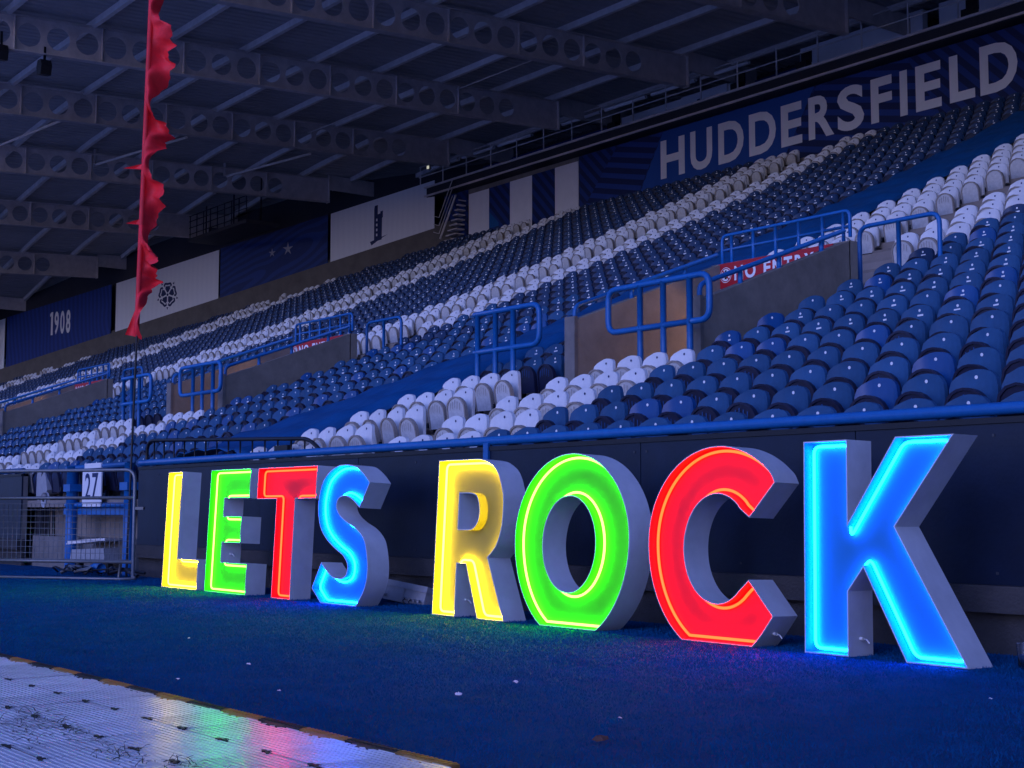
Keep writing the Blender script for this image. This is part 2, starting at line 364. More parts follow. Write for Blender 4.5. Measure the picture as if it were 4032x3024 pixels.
# ------------------------------------------------------------------ seats
def seat_back_mesh(cols, rows, detail=True):
    zb = -.36; hw = .222
    def top(x): return -.09+.155*math.sqrt(max(0, 1-(x/hw)**2))**.9 if abs(x) < hw else -.09
    def yf(x): a = abs(x); return 0 if a < .12 else -.055*((a-.12)/(hw-.12))**1.2
    F = MB(); n = len(cols); m = len(rows)
    fr = [(x, yf(x), zb+(top(x)-zb)*v) for v in rows for x in cols]
    bk = [(x*1.0, yf(x)+.042, z) for x, y, z in fr]
    gi = lambda r, c: r*n+c
    F.add(fr, [(gi(r,c), gi(r,c+1), gi(r+1,c+1), gi(r+1,c)) for r in range(m-1) for c in range(n-1)], 0, True)
    if detail: F.add(bk, [(gi(r,c+1), gi(r,c), gi(r+1,c), gi(r+1,c+1)) for r in range(m-1) for c in range(n-1)], 0, True)
    rim = [(gi(r, 0)) for r in range(m)] + [gi(m-1, c) for c in range(1, n)] + [gi(r, n-1) for r in range(m-2, -1, -1)]
    vs = [fr[i] for i in rim] + [bk[i] for i in rim]; k = len(rim)
    F.add(vs, [(j, j+1, j+1+k, j+k) for j in range(k-1)], 0, True)
    return F
def pan_outline(n):
    pts = [(-.195, -.50)]
    for a in np.linspace(math.pi, 0, n): pts.append((.195*math.cos(a), -.25+.165*math.sin(a)))
    pts.append((.195, -.50)); return pts
def pan_mesh(n, rimw=.022):
    yl = lambda z: -.12-.07*(z+.5)/.415
    o = pan_outline(n); cz = -.33
    i_ = [(x*(1-rimw/.195), -.33+(z+.33)*(1-rimw/.24)) for x, z in o]
    A = MB(); N = len(o)
    body = [(x, yl(z), z) for x, z in i_]; A.add(body, [tuple(range(N))], 0)
    Rm = MB(); f0 = [(x, yl(z)-.014, z) for x, z in o]; f1 = [(x, yl(z)-.014, z) for x, z in i_]; f2 = [(x, yl(z)+.045, z) for x, z in o]
    Rm.add(f0+f1, [(j, j+1, j+1+N, j+N) for j in range(N-1)], 0)
    Rm.add(f1+body, [(j, j+1, j+1+N, j+N) for j in range(N-1)], 0)
    Rm.add(f2+f0, [(j, j+1, j+1+N, j+N) for j in range(N-1)], 0, True)
    return A, Rm
def ribs():
    b = MB()
    for x in (-.10, -.05, 0, .05, .10):
        z1 = -.14-abs(x)*.35; yl = -.12-.07*(z1+.5)/.415
        b.add([(x-.006, yl-.012, z1), (x+.006, yl-.012, z1), (x+.004, yl-.008, z1-.10), (x-.004, yl-.008, z1-.10)], [(0,3,2,1)])
    return b
cols = [-.222, -.205, -.17, -.12, -.06, 0, .06, .12, .17, .205, .222]
BK = seat_back_mesh(cols, [0, .4, .75, 1])
bkm = {}
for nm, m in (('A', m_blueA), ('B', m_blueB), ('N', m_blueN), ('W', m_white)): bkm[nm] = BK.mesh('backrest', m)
PA, PR = pan_mesh(11)
panm = {'A': PA.mesh('seat_pan', m_pan), 'W': PA.mesh('seat_pan', m_wpan)}; panm['B'] = panm['N'] = panm['A']
rimm = {'A': PR.mesh('pan_rim', m_pan), 'W': PR.mesh('pan_rim', m_rim)}; rimm['B'] = rimm['N'] = rimm['A']
RB = ribs(); ribm = {'A': RB.mesh('pan_ribs', m_blueB), 'W': RB.mesh('pan_ribs', m_rim)}; ribm['B'] = ribm['N'] = ribm['A']
b = MB(); b.box((.222, -.14, -.47), (.252, .03, -.40)); b.box((.222, -.03, -.62), (.252, .03, -.47)); brm = b.mesh('bracket', m_blk)
b = MB(); b.poly([(.0155*math.cos(a), -.004, -.0+.0155*math.sin(a)) for a in np.linspace(0, 2*math.pi, 12, endpoint=False)]); dm = b.mesh('number_disc', m_disc)
dmw = b.mesh('number_disc', m_navy)
b = MB(); b.poly([(-.042, -.004, -.072), (.042, -.004, -.068), (.042, -.004, -.046), (-.042, -.004, -.050)]); lm = b.mesh('row_label', m_disc)
ORD = 'front second third fourth fifth sixth seventh eighth ninth tenth eleventh twelfth thirteenth fourteenth fifteenth sixteenth seventeenth eighteenth nineteenth twentieth'.split()
NUM = 'one two three four five six seven eight nine ten eleven twelve thirteen fourteen fifteen sixteen seventeen eighteen nineteen twenty'.split()
seats = []      # (x, y, z, type, row, label-bits)
for i in range(NR+1):
    for k in range(-1, 6):
        base = LF-P*k
        offs = [(j*S_, 'L', 4-j) for j in range(4)] + [(3.46+j*S_, 'R', j+1) for j in range(21)]
        for (dxs, side, n) in offs:
            x = base+dxs
            if x > 3 or Yr(i)+.55 > wallY(x): continue
            if x < -49.2 and Yr(i)+1.3 > wallY(x): continue
            if k in (0, 1, 2, 3):
                if 5 <= i <= 11 and VX0-.35-P*k < x < -12.7-P*k: continue
                if 5 <= i <= 11 and side == 'R' and n < 4: continue
            if -19.95 < x < -17.72: continue               # under the blue sheet
            if side == 'L': ty = 'A' if 5 <= i <= 9 else 'W'
            else: ty = 'W' if (n <= 4 and i < 5) or (n <= 3 and i >= 12) else 'A'
            if ty == 'A' and random.random() < .13: ty = 'B'
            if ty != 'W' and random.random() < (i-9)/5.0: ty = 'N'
            x += random.uniform(-.006, .006)
            pr = proj((x, Yr(i), Dz(i)))
            if pr is None or not (-25 < pr[0] < 1050 and -30 < pr[1] < 480): continue
            seats.append((x, Yr(i), Dz(i), ty, i, k, side, n, pr))
def size_rank(s): return s[8][2]
vis = [s for s in seats if 4 < s[8][0] < 1020 and 8 < s[8][1] < 470]
def hidden(s):
    x, y, z, ty, i, k, side, n, pr = s
    return i == 0 and False
vis.sort(key=size_rank)
near = vis[:300]; nset = set((s[4], s[5], s[6], s[7]) for s in near)
far = [s for s in seats if (s[4], s[5], s[6], s[7]) not in nset]
AN = {-1: 'far right aisle', 0: 'near aisle', 1: 'second aisle', 2: 'third aisle', 3: 'fourth aisle', 4: 'fifth aisle'}
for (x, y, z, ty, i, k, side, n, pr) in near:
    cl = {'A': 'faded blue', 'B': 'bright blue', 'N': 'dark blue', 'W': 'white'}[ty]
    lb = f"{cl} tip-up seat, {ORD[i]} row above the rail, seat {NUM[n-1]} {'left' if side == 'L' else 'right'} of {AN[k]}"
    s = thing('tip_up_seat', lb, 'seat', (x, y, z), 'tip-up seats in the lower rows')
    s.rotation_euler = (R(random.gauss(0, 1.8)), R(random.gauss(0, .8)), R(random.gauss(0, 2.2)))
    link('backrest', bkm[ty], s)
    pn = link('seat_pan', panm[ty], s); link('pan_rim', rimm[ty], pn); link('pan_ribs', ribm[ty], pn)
    pn.location.z = random.uniform(-.025, .012); pn.rotation_euler.x = R(random.gauss(0, 1.5))
    link('bracket', brm, s)
    link('number_disc', dm if ty != 'W' else dmw, s)
    if i >= 5 and ty != 'W' and random.random() < .75:
        l_ = link('row_label', lm, s); l_.location = (random.uniform(-.012, .012), 0, 0); l_.scale = (random.uniform(.55, 1), 1, random.uniform(.7, 1))
# the rest as one mass
def mass(lst):
    bk = seat_back_mesh([-.222, -.19, -.10, 0, .10, .19, .222], [0, .6, 1], False)
    pa, prm = pan_mesh(7)
    dsc = MB(); dsc.poly([(.017*math.cos(a), -.005, .017*math.sin(a)) for a in np.linspace(0, 2*math.pi, 6, endpoint=False)])
    dsc.poly([(-.042, -.005, -.072), (.042, -.005, -.068), (.042, -.005, -.044), (-.042, -.005, -.048)])
    br = MB(); br.box((.224, -.14, -.47), (.25, .03, -.40)); br.box((.224, -.03, -.62), (.25, .03, -.47))
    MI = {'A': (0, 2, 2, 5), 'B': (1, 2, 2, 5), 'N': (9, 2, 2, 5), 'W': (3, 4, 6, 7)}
    V = []; LI = []; LT = []; MT = []; SMO = []; base = 0
    for (x, y, z, ty, i, k, side, n, pr) in lst:
        mi = MI[ty]
        tilt = random.uniform(-.012, .012)
        for part, mm in ((bk, mi[0]), (pa, mi[1]), (prm, mi[2]), (dsc, mi[3]), (br, 8)):
            if part is dsc and (ty == 'W' or random.random() < .35): fs = part.f[:1]
            else: fs = part.f
            a = np.array(part.v); a = a.copy(); a[:, 1] += a[:, 2]*tilt
            V.append(a+np.array((x, y, z)))
            for f, sm in zip(fs, part.sm):
                LI.extend([q+base for q in f]); LT.append(len(f)); MT.append(mm); SMO.append(sm)
            base += len(a)
    V = np.concatenate(V).astype('f'); me = bpy.data.meshes.new('seat_mass')
    me.vertices.add(len(V)); me.vertices.foreach_set('co', V.ravel()); me.loops.add(len(LI)); me.loops.foreach_set('vertex_index', np.array(LI, 'i'))
    LT = np.array(LT, 'i'); me.polygons.add(len(LT)); me.polygons.foreach_set('loop_start', np.concatenate([[0], np.cumsum(LT)[:-1]]).astype('i')); me.polygons.foreach_set('loop_total', LT)
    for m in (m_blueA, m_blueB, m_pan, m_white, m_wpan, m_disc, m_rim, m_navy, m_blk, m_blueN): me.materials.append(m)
    me.polygons.foreach_set('material_index', np.array(MT, 'i')); me.polygons.foreach_set('use_smooth', np.array(SMO, bool)); me.update(); me.validate()
    o = link('stand_seats', me); tag(o, 'remaining blue and white tip-up seats filling the rows of the stand', 'seats'); o['kind'] = 'stuff'
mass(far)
print('SEATS', len(seats), len(near), len(far))

# ------------------------------------------------------------------ blue sheet over a strip of seats
def tarp():
    b = MB(); nx, ny = 10, 150; vs = []
    for j in range(ny+1):
        y = 8.98+(33.6-8.98)*j/ny; i = (y-9.12)/.8; ph = i-math.floor(i)
        z0 = Dz(max(i, 0))+.07
        for a in range(nx+1):
            u = a/nx; x = -19.93+u*2.2
            sag = -.07*math.sin(math.pi*ph)**2*(.6+.4*math.sin(a*1.7+j*.13)) + .02*math.sin(j*.9+a*2.1)+.015*math.sin(a*5.3+j*.31)
            edge = -.30*max(0, abs(u-.5)*2-.8)/.2
            x += .05*math.sin(j*.23+a)*(1 if a in (0, nx) else .3)+.04*math.sin(j*.071)
            vs.append((x, y, z0+sag+edge*.5))
    fs = [(j*(nx+1)+a, j*(nx+1)+a+1, (j+1)*(nx+1)+a+1, (j+1)*(nx+1)+a) for j in range(ny) for a in range(nx)]
    b.add(vs, fs, 0, True); o = b.build('seat_cover_sheet', m_tarp)
    tag(o, 'long blue sheet stretched up the stand over a strip of seats', 'cover sheet')
    md = o.modifiers.new('thickness', 'SOLIDIFY'); md.thickness = .008
tarp()

# ------------------------------------------------------------------ back wall and banners
bw = thing('stand_back_wall', 'rear wall of the stand behind the top row of seats', 'wall', (-40, 35, 12))
o_ = Vector((-40, 35, 12))
b = MB(); b.box((-49.2+40, 0, -1.0), (XR+40, .2, 2.5)); b.build('wall_straight', m_conc, bw)
ang = math.atan(.385); ca, sa = math.cos(ang), math.sin(ang)
def wl(X): return Vector((X, wallY(X), 0))       # a point at the foot of the angled wall
# angled part: sloping plinth following the rake
b = MB()
def plz(X): return 13.05+(X+50.4)*.181
pts = []
for X in (-49.2, -56, -63, -70, -77, -84):
    pts.append(X)
vs = []
for X in pts:
    p = wl(X); vs += [(p.x+40, p.y-35, plz(X)-3-12), (p.x+40, p.y-35, plz(X)-12), (p.x+40-sa*.25, p.y-35+ca*.25, plz(X)-12), (p.x+40-sa*.25, p.y-35+ca*.25, plz(X)+.2-12)]
fs = []
for j in range(len(pts)-1):
    for q in range(3): fs.append((j*4+q, (j+1)*4+q, (j+1)*4+q+1, j*4+q+1))
b.add(vs, fs); b.build('wall_angled', mat('dark_wall_concrete', (.13, .115, .10), .9, var=.35, scale=2), bw)  # angled part in a darker concrete tone than the straight wall
def banner_frame(x0, x1, zb0, zb1, zt0, zt1, m, name='banner', off=.2, label=None, cat='banner', group=None):
    """banner on the angled wall between x0<x1: returns its root empty with local x along the wall, y outwards negative"""
    p0 = wl(x0); L = (x1-x0)/ca
    t = thing(name, label, cat, (p0.x-sa*off, p0.y+ca*off, zb0), group); t.rotation_euler = (0, 0, ang)
    b = MB(); pts = [(0, 0), (L, zb1-zb0), (L, zt1-zb0)] + ([(L*.76, zt0-zb0+(zt1-zt0)*.76+.28)] if name == 'x' else []) + [(0, zt0-zb0)]
    b.prism(pts, -.03, 0.0, 'xz'); b.build('panel', m, t)
    return t, L
wv1 = wave_mat('navy_wave_print', (.012, .045, .24), (.009, .032, .17), (0, .1, 0), 1.1, 5)
wv2 = wave_mat('navy_ring_print', (.012, .045, .20), (.009, .03, .13), (.2, .4, 0), 1.1, 6.0, 'RINGS')
wv3 = wave_mat('white_wave_print', (.79, .79, .79), (.77, .77, .775), (0, 0, .3), 1.1, 3)
t, L = banner_frame(-75.95, -68.7, 8.46, 9.77, 11.15, 12.28, wv1, label='dark blue wall banner printed with 1908', group='stand banners')
for ch, a, c in (('9', 3.66, 3.98), ('0', 4.09, 4.41), ('8', 4.52, 4.84)):
    text_mesh(ch, m_disc, t, 'digit', (a, c, 1.42+a*.03, 2.62+a*.03, -.034), bold=.03)
b = MB(); b.prism([(3.40, 1.52), (3.54, 1.52), (3.54, 2.72), (3.44, 2.72), (3.32, 2.62), (3.32, 2.48), (3.40, 2.52)], -.036, -.034, 'xz'); b.build('digit', m_disc, t)
t, L = banner_frame(-68.4, -62.0, 9.82, 10.92, 12.3, 13.35, wv3, label='pale wall banner with a heraldic rose emblem', group='stand banners')
# rose: five outer petals as outlines, five inner, sepals
cx, cz, sc = 3.55, 1.63, .62
def ring_strip(mb, ptsA, ptsB, y):
    n = len(ptsA)
    for j in range(n):
        k = (j+1) % n; mb.add([(ptsA[j][0], y, ptsA[j][1]), (ptsA[k][0], y, ptsA[k][1]), (ptsB[k][0], y, ptsB[k][1]), (ptsB[j][0], y, ptsB[j][1])], [(0,1,2,3)])
for p in range(5):
    a0 = math.pi/2+p*2*math.pi/5
    def petal(r0, r1, wd, n=16):
        out = []
        for q in range(n):
            s = -1+2*q/(n-1); rr = r1-(.10*(1-abs(s))**2 if True else 0)*r1 - .16*r1*max(0, abs(s)-.6)/.4
            out.append((cx+sc*rr*math.cos(a0+s*wd), cz+sc*rr*math.sin(a0+s*wd)))
        out.append((cx+sc*r0*math.cos(a0+wd*.5), cz+sc*r0*math.sin(a0+wd*.5))); out.append((cx+sc*r0*math.cos(a0-wd*.5), cz+sc*r0*math.sin(a0-wd*.5)))
        return out
    b = MB(); A = petal(.62, 1.02, .56); B = petal(.70, .84, .50); ring_strip(b, A, B, -.034); b.build('outer_petal', m_navy, t)
    b = MB(); I = petal(.18, .66, .52); b.prism(I, -.034, -.031, 'xz'); b.build('inner_petal', m_navy, t)
    a1 = a0+math.pi/5; b = MB(); b.prism([(cx+sc*1.2*math.cos(a1), cz+sc*1.2*math.sin(a1)), (cx+sc*1.0*math.cos(a1+.1), cz+sc*1.0*math.sin(a1+.1)), (cx+sc*1.0*math.cos(a1-.1), cz+sc*1.0*math.sin(a1-.1))], -.034, -.031, 'xz'); b.build('sepal', m_navy, t)
b = MB(); b.poly([(cx+.11*sc*math.cos(-a), -.035, cz+.11*sc*math.sin(-a)) for a in np.linspace(0, 2*math.pi, 12, endpoint=False)]); b.build('rose_centre', m_navy, t)
t, L = banner_frame(-61.9, -55.85, 10.94, 12.02, 13.4, 14.35, wv2, label='dark blue wall banner with pale stars', group='stand banners')
for (sx, sz, rr) in ((4.15, 2.05, .32), (3.2, 1.95, .22)):
    b = MB(); b.prism([(sx+(rr if q % 2 == 0 else rr*.32)*math.cos(math.pi/2+q*math.pi/5), sz+(rr if q % 2 == 0 else rr*.32)*math.sin(math.pi/2+q*math.pi/5)) for q in range(10)], -.034, -.031, 'xz'); b.build('star', mat('faint_star_print', (.30, .31, .34), .6), t)
t, L = banner_frame(-55.7, -50.4, 12.06, 13.02, 14.36, 15.22, wv3, label='pale wall banner with a dark tower emblem', group='stand banners')
x0 = 2.45; k_ = 1.4
def TW(p): return [(x0+a_*k_, .62+(c_-.70)*k_) for a_, c_ in p]
b = MB(); b.prism(TW([(-.16, .82), (.52, 1.0), (.2, .86), (-.1, .70)]), -.034, -.031, 'xz'); b.build('tower_base', m_navy, t)
b = MB(); b.prism(TW([(0, .80), (.30, .86), (.31, 1.55), (.34, 1.57), (.34, 1.78), (.24, 1.76), (.24, 1.7), (.14, 1.68), (.14, 1.98), (.02, 1.96), (0, 1.85)]), -.0345, -.0315, 'xz'); b.build('tower_body', m_navy, t)
for q in range(4):
    b = MB(); b.prism(TW([(.08, .98+q*.16), (.13, .98+q*.16), (.13, 1.06+q*.16), (.08, 1.06+q*.16)]), -.037, -.0348, 'xz'); b.build('tower_window', m_wp, t)
banner_frame(-84.0, -76.1, 7.0, 8.43, 9.9, 11.1, wv3, label='pale wall banner at the far left edge', group='stand banners')
# striped banner and lettering wall (straight part)
t = thing('striped_banner', 'banner of wide white and blue vertical stripes behind the top row', 'banner', (-48.4, 34.97, 12.2), 'stand banners')
edges = [0, 1.43, 2.85, 4.30, 5.74, 7.16]
nv1 = wave_mat('navy_diagonal_print', (.010, .036, .19), (.006, .016, .08), (0, .8, 0), .85, 0)
nv2 = wave_mat('navy_chevron_print', (.012, .045, .23), (.006, .016, .085), (0, 1.35, 0), .8, 0, wide=.45)
for q in range(5):
    b = MB(); b.box((edges[q]+.003, -.02-.002*(q % 2), .0), (edges[q+1]-.003, 0, 2.08+.01*q)); b.build('stripe', m_wp if q % 2 == 0 else nv1, t)
b = MB(); b.prism([(1.44, .4), (1.44, 1.1), (2.1, .55), (2.1, .4)], -.028, -.0265, 'xz'); b.build('blue_triangle', m_tarp, t)
t = thing('lettered_banner', 'long blue banner reading HUDDERSFIELD behind the top row', 'banner', (-41.2, 34.97, 12.2), 'stand banners')
b = MB(); b.box((0, -.02, 0), (XR+41.2, 0, 2.28)); b.build('backing', nv1, t)
def wedge(nm, pts, m, y=-.0235): b = MB(); b.prism(pts, y, y+.002, 'xz'); b.build(nm, m, t)
mid_blue = mat('mid_blue_print', (.010, .07, .30), .6)
wedge('chevron_field', [(.05, .0), (3.2, .0), (4.6, 2.26), (2.2, 2.26)], nv2)
wedge('chevron_band', [(.05, 1.2), (2.15, 2.26), (.05, 2.26)], nv1, -.0262)
wedge('blue_field', [(3.25, .0), (10.2, .0), (11.6, 2.26), (4.65, 2.26)], mid_blue)
wedge('chevron_field', [(10.3, .0), (16.5, .0), (15.2, 2.26), (11.7, 2.26)], nv2, -.0241)
wedge('chevron_band', [(16.6, .0), (19.4, .0), (21.2, 2.26), (15.3, 2.26)], nv1, -.0243)
HB = [('H',-36.68,-35.46),('U',-35.18,-34.12),('D',-33.83,-32.65),('D',-32.41,-31.22),('E',-31.0,-30.11),('R',-29.84,-28.81),('S',-28.67,-27.63),('F',-27.37,-26.58),('I',-26.29,-26.02),('E',-25.72,-24.82),('L',-24.54,-23.69),('D',-23.52,-22.31)]
for ch, a, c in HB:
    if ch == 'I':
        b = MB(); b.box((a+41.2, -.03, .55), (c+41.2, -.027, 1.93)); b.build('letter', m_wp, t); continue
    e = .02 if ch in 'SUD' else 0
    text_mesh(ch, m_wp, t, 'letter', (a+41.2, c+41.2, .55-e, 1.93+e, -.030), bold=.03)

# gantry / upper walkway behind and above the lettered wall
gt = thing('upper_walkway', 'dark walkway with railings and boxes above the lettered banner', 'walkway', (-40, 34.6, 14.5))
b = MB(); b.box((-13.5, -.15, 0), (46, 3.4, .42)); b.build('deck', m_clad, gt)
b = MB(); b.box((-13.5, -.2, .03), (46, -.152, .10)); b.box((-13.5, -.2, .40), (46, -.152, .48)); b.build('deck_edge', m_beam, gt)
for z in (1.0, 1.45):
    b = MB(); b.tube([(-11.5, -.1, z), (46, -.1, z)], .025, 6); b.build('railing', m_purl, gt)
for q in range(34):
    b = MB(); b.tube([(-11.4+q*1.72, -.1, .42), (-11.4+q*1.72, -.1, 1.47)], .028, 6); b.build('rail_post', m_purl, gt)
for q in range(7):
    x = -10.8+q*2.5+(1.6 if q > 2 else 0)
    b = MB(); b.tube([(x, -.05, 1.28+.0*q), (x+2.2, -.05, 1.28)], .07, 8); b.build('light_tube', m_wp, gt)
b = MB(); b.box((-13.5, 3.2, .42), (46, 3.4, 3.2)); b.build('back_cladding', m_clad, gt)
for (x0, x1) in ((3.0, 5.3), (8.7, 13.6), (-.8, 6.2), (14.2, 18.5)):
    b = MB(); b.box((x0, 1.8-.1*(x0 > 0), .43), (x1, 1.95, 1.55 if x0 < 8 else 1.9)); b.build('box_front', m_wp, gt)
text_mesh('voda', m_navy, gt, 'lettering', (2.1, 4.6, .62, 1.30, 1.69), bold=.02)
for (x0, x1) in ((-9.5, -1.0), (6.4, 8.5), (18.8, 30)):
    b = MB(); b.box((x0, 1.9, .43), (x1, 2.0, 1.4)); b.build('box_front', m_bp, gt)
for x in (.6, 6.9, 9.8, 16.0, 20.5):
    b = MB(); b.box((x, .2, .43), (x+.4, .5, .85)); b.box((x, .45, .85), (x+.4, .52, 1.25)); b.build('terrace_chair', m_blk, gt)
# side stair up to the walkway
stt = thing('back_stair', 'steel stair with handrails climbing behind the stripes at the bend of the wall', 'stair', (-50.0, 34.3, 12.3))
b = MB(); b.box((-.2, .65, .0), (1.5, .7, 2.7)); b.build('backing', nv1, stt)
for q in range(9):
    b = MB(); b.box((.55+q*.13, .1, .05+q*.2), (1.45+q*.02, .5, .10+q*.2)); b.build('tread', m_beam, stt)
b = MB(); b.tube([(.35, .05, .2), (1.5, .05, 1.9)], .05, 6); b.build('stringer', m_purl, stt)
for s in (0, .35, .7):
    b = MB(); b.tube([(-.1, .02, .55+s), (.3, .02, .42+s), (1.3, .02, 1.9+s)], .02, 6); b.build('handrail', m_purl, stt)

# ------------------------------------------------------------------ roof
def drop(X): return 0 if X > -47 else -.0036*(X+47)**2 - .03*abs(X+47)
def bz(Y, X): return 15.1+.05*(Y-33)+drop(X)
rf = thing('stand_roof', 'dark ribbed steel roof over the stand on pale purlins', 'roof', (-30, 20, 16))
b = MB(); XS = list(np.linspace(XL-6, 20, 40)); YS = [4, 38]
# ribbed deck: ribs run along Y
vs = []; xs = np.arange(XL-6, 16, .32); n = len(xs)
prof = []
for x in xs: prof += [(x, 0), (x+.18, 0), (x+.22, .05), (x+.28, .05)]
for Y in (10.2, 38.0):
    for (x, h) in prof: vs.append((x+30, Y-20, bz(Y, x)+1.22+h-16))
m_ = len(prof)
b.add(vs, [(j, j+m_, j+1+m_, j+1) for j in range(m_-1)]); b.build('roof_sheet', m_roof, rf)
for q in range(13):
    Y = 10.4+2.5*q
    if Y > 37: break
    b = MB(); pts = [(X+30, Y-20, bz(Y, X)+1.10-16) for X in np.linspace(XL-6, 16, 24)]
    for j in range(len(pts)-1):
        (xa, ya, za), (xb, yb, zb) = pts[j], pts[j+1]
        b.add([(xa, ya-.07, za-.1), (xb, yb-.07, zb-.1), (xb, yb+.07, zb-.1), (xa, ya+.07, za-.1), (xa, ya-.07, za+.1), (xb, yb-.07, zb+.1), (xb, yb+.07, zb+.1), (xa, ya+.07, za+.1)], [(0,3,2,1),(0,1,5,4),(3,7,6,2)])
    b.build('purlin', m_purl, rf)
def beam(X, yend, lab):
    t = thing('roof_beam', lab, 'beam', (X, 20, bz(20, X)), 'perforated roof beams')
    y0, y1 = 10.4, yend; z0 = bz(20, X)
    def zz(Y): return bz(Y, X)-z0
    b = MB(); hr = .345; sp = .865; yc = y0+.5
    K = 16
    cells = []
    Y = y0
    sheet = []
    n_h = int((y1-1.9-y0)/sp)
    ys = [y0+.1+sp*q for q in range(n_h+1)]
    for q in range(n_h):
        a, c = ys[q], ys[q+1]; cy = (a+c)/2; cz = .5
        ring = [(cy+hr*math.cos(2*math.pi*k/K), cz+hr*math.sin(2*math.pi*k/K)) for k in range(K)]
        outer = []
        for k in range(K):
            an = 2*math.pi*k/K; dx_, dz_ = math.cos(an), math.sin(an)
            s = min((sp/2)/abs(dx_) if abs(dx_) > 1e-6 else 9, .5/abs(dz_) if abs(dz_) > 1e-6 else 9)
            outer.append((cy+dx_*s, cz+dz_*s))
        # corners make the cell square
        for k in range(K):
            k2 = (k+1) % K
            pl = [ring[k], ring[k2], outer[k2]]
            A, B = outer[k], outer[k2]
            if abs(A[0]-B[0]) > 1e-6 and abs(A[1]-B[1]) > 1e-6:
                corner = (A[0] if abs(abs(A[0]-cy)-sp/2) < 1e-6 else B[0], A[1] if abs(abs(A[1]-cz)-.5) < 1e-6 else B[1])
                pl.append(corner)
            pl.append(A)
            for sx in (-.012, .012):
                p3 = [(sx, y-20, zz(y)+z) for y, z in pl]
                b.add(p3 if sx > 0 else list(reversed(p3)), [tuple(range(len(p3)))])
        rg = [(y, z) for y, z in ring]
        for k in range(K):
            k2 = (k+1) % K; b.add([(-.012, rg[k][0]-20, zz(rg[k][0])+rg[k][1]), (.012, rg[k][0]-20, zz(rg[k][0])+rg[k][1]), (.012, rg[k2][0]-20, zz(rg[k2][0])+rg[k2][1]), (-.012, rg[k2][0]-20, zz(rg[k2][0])+rg[k2][1])], [(0,1,2,3)])
    a = ys[-1]
    b.add([(s, y-20, zz(y)+z) for s in (-.012, .012) for y, z in ((a, 0), (y1, 0), (y1, 1), (a, 1))], [(3,2,1,0), (4,5,6,7)])
    b.build('web', m_beam, t)
    for (za, nm) in ((-.03, 'bottom_flange'), (1.0, 'top_flange')):
        b = MB(); A = (y0, zz(y0)+za); B = (y1, zz(y1)+za)
        b.add([(s, y-20, z+h) for s in (-.13, .13) for (y, z) in (A, B) for h in (0, .03)], [(0,2,3,1),(4,5,7,6),(0,4,6,2),(1,3,7,5),(0,1,5,4),(2,6,7,3)]); b.build(nm, m_beam, t)
    for q in range(0, n_h, 3):
        y = ys[q]; b = MB(); b.box((.012, y-20-.01, zz(y)), (.11, y-20+.01, zz(y)+1.0)); b.box((-.11, y-20-.01, zz(y)), (-.012, y-20+.01, zz(y)+1.0)); b.build('stiffener', m_beam, t)
    b = MB(); b.box((-.13, y1-20, zz(y1)-.05), (.13, y1-20+.04, zz(y1)+1.05)); b.build('end_plate', m_beam, t)
    b = MB(); b.box((-.05, y1-20+.05, zz(y1)+.55), (.05, y1-20+3.4, zz(y1)+1.2)); b.build('tail_stub', m_beam, t)
BX = [(-26.9, 33.2), (-33.6, 33.2), (-40.4, 33.2), (-47.5, 33.2), (-54.6, 31.7), (-61.5, 29.2), (-68.4, 26.6), (-75.3, 24.0), (-20.0, 33.2), (-13.2, 33.2), (-82, 21.4)]
BN = ['first roof beam from the right, cut by the picture top', 'second perforated roof beam from the right', 'third perforated roof beam from the right', 'fourth perforated roof beam, meeting the tower banner', 'fifth perforated roof beam, above the starred banner', 'sixth perforated roof beam, above the rose banner', 'seventh perforated roof beam, above the 1908 banner', 'eighth perforated roof beam at the far left', 'perforated roof beam outside the picture to the right', 'perforated roof beam farthest right', 'last perforated roof beam at the stand end']
for (X, ye), n in zip(BX, BN): beam(X, ye, 'grey '+n)
# bracing rods between beams
BRACES = [((-54.6, 16.9, 14.65), (-47.5, 17.5, 14.5), .05, 'pale brace strut between fourth and fifth roof beams, leftmost of three'), ((-54.6, 21.1, 14.7), (-47.5, 21.7, 14.42), .05, 'pale brace strut between fourth and fifth roof beams, middle of three'), ((-54.6, 26.8, 15.05), (-47.5, 26.8, 14.6), .05, 'pale brace strut between fourth and fifth roof beams, nearest the tower banner'),
    ((-54.6, 21.05, 16.2), (-54.6, 21.05, 14.72), .06, 'short upright strut above the fifth roof beam beside the red flag'), ((-54.6, 26.7, 16.4), (-54.6, 26.7, 15.05), .06, 'short upright strut above the fifth roof beam nearer the tower banner'),
    ((-40.4, 28.6, 15.75), (-33.6, 27.0, 14.9), .02, 'thin brace rod running from the second to the third roof beam'), ((-47.5, 26.7, 15.4), (-40.4, 25.7, 14.75), .02, 'thin brace rod running from the third to the fourth roof beam')]
for (pa_, pb_, rr_, lb_) in BRACES:
    o = MB(); o.tube([pa_, pb_], rr_, 6); ob = o.build('brace_rod', m_purl); tag(ob, lb_, 'brace', 'roof braces')
# dark infill wall between roof and banners (behind the beams)
b = MB(); vs = []
for X in (16, -49.2, -56, -63, -70, -77, -90):
    Y = (wallY(X) if X < -49.2 else 37.9)+.6; vs += [(X, Y, 9), (X, Y, bz(Y, X)+1.25)]
b.add(vs, [(2*j, 2*j+2, 2*j+3, 2*j+1) for j in range(6)]); o = b.build('rear_cladding', m_clad); tag(o, 'dark cladding between the banners and the roof edge', 'cladding')
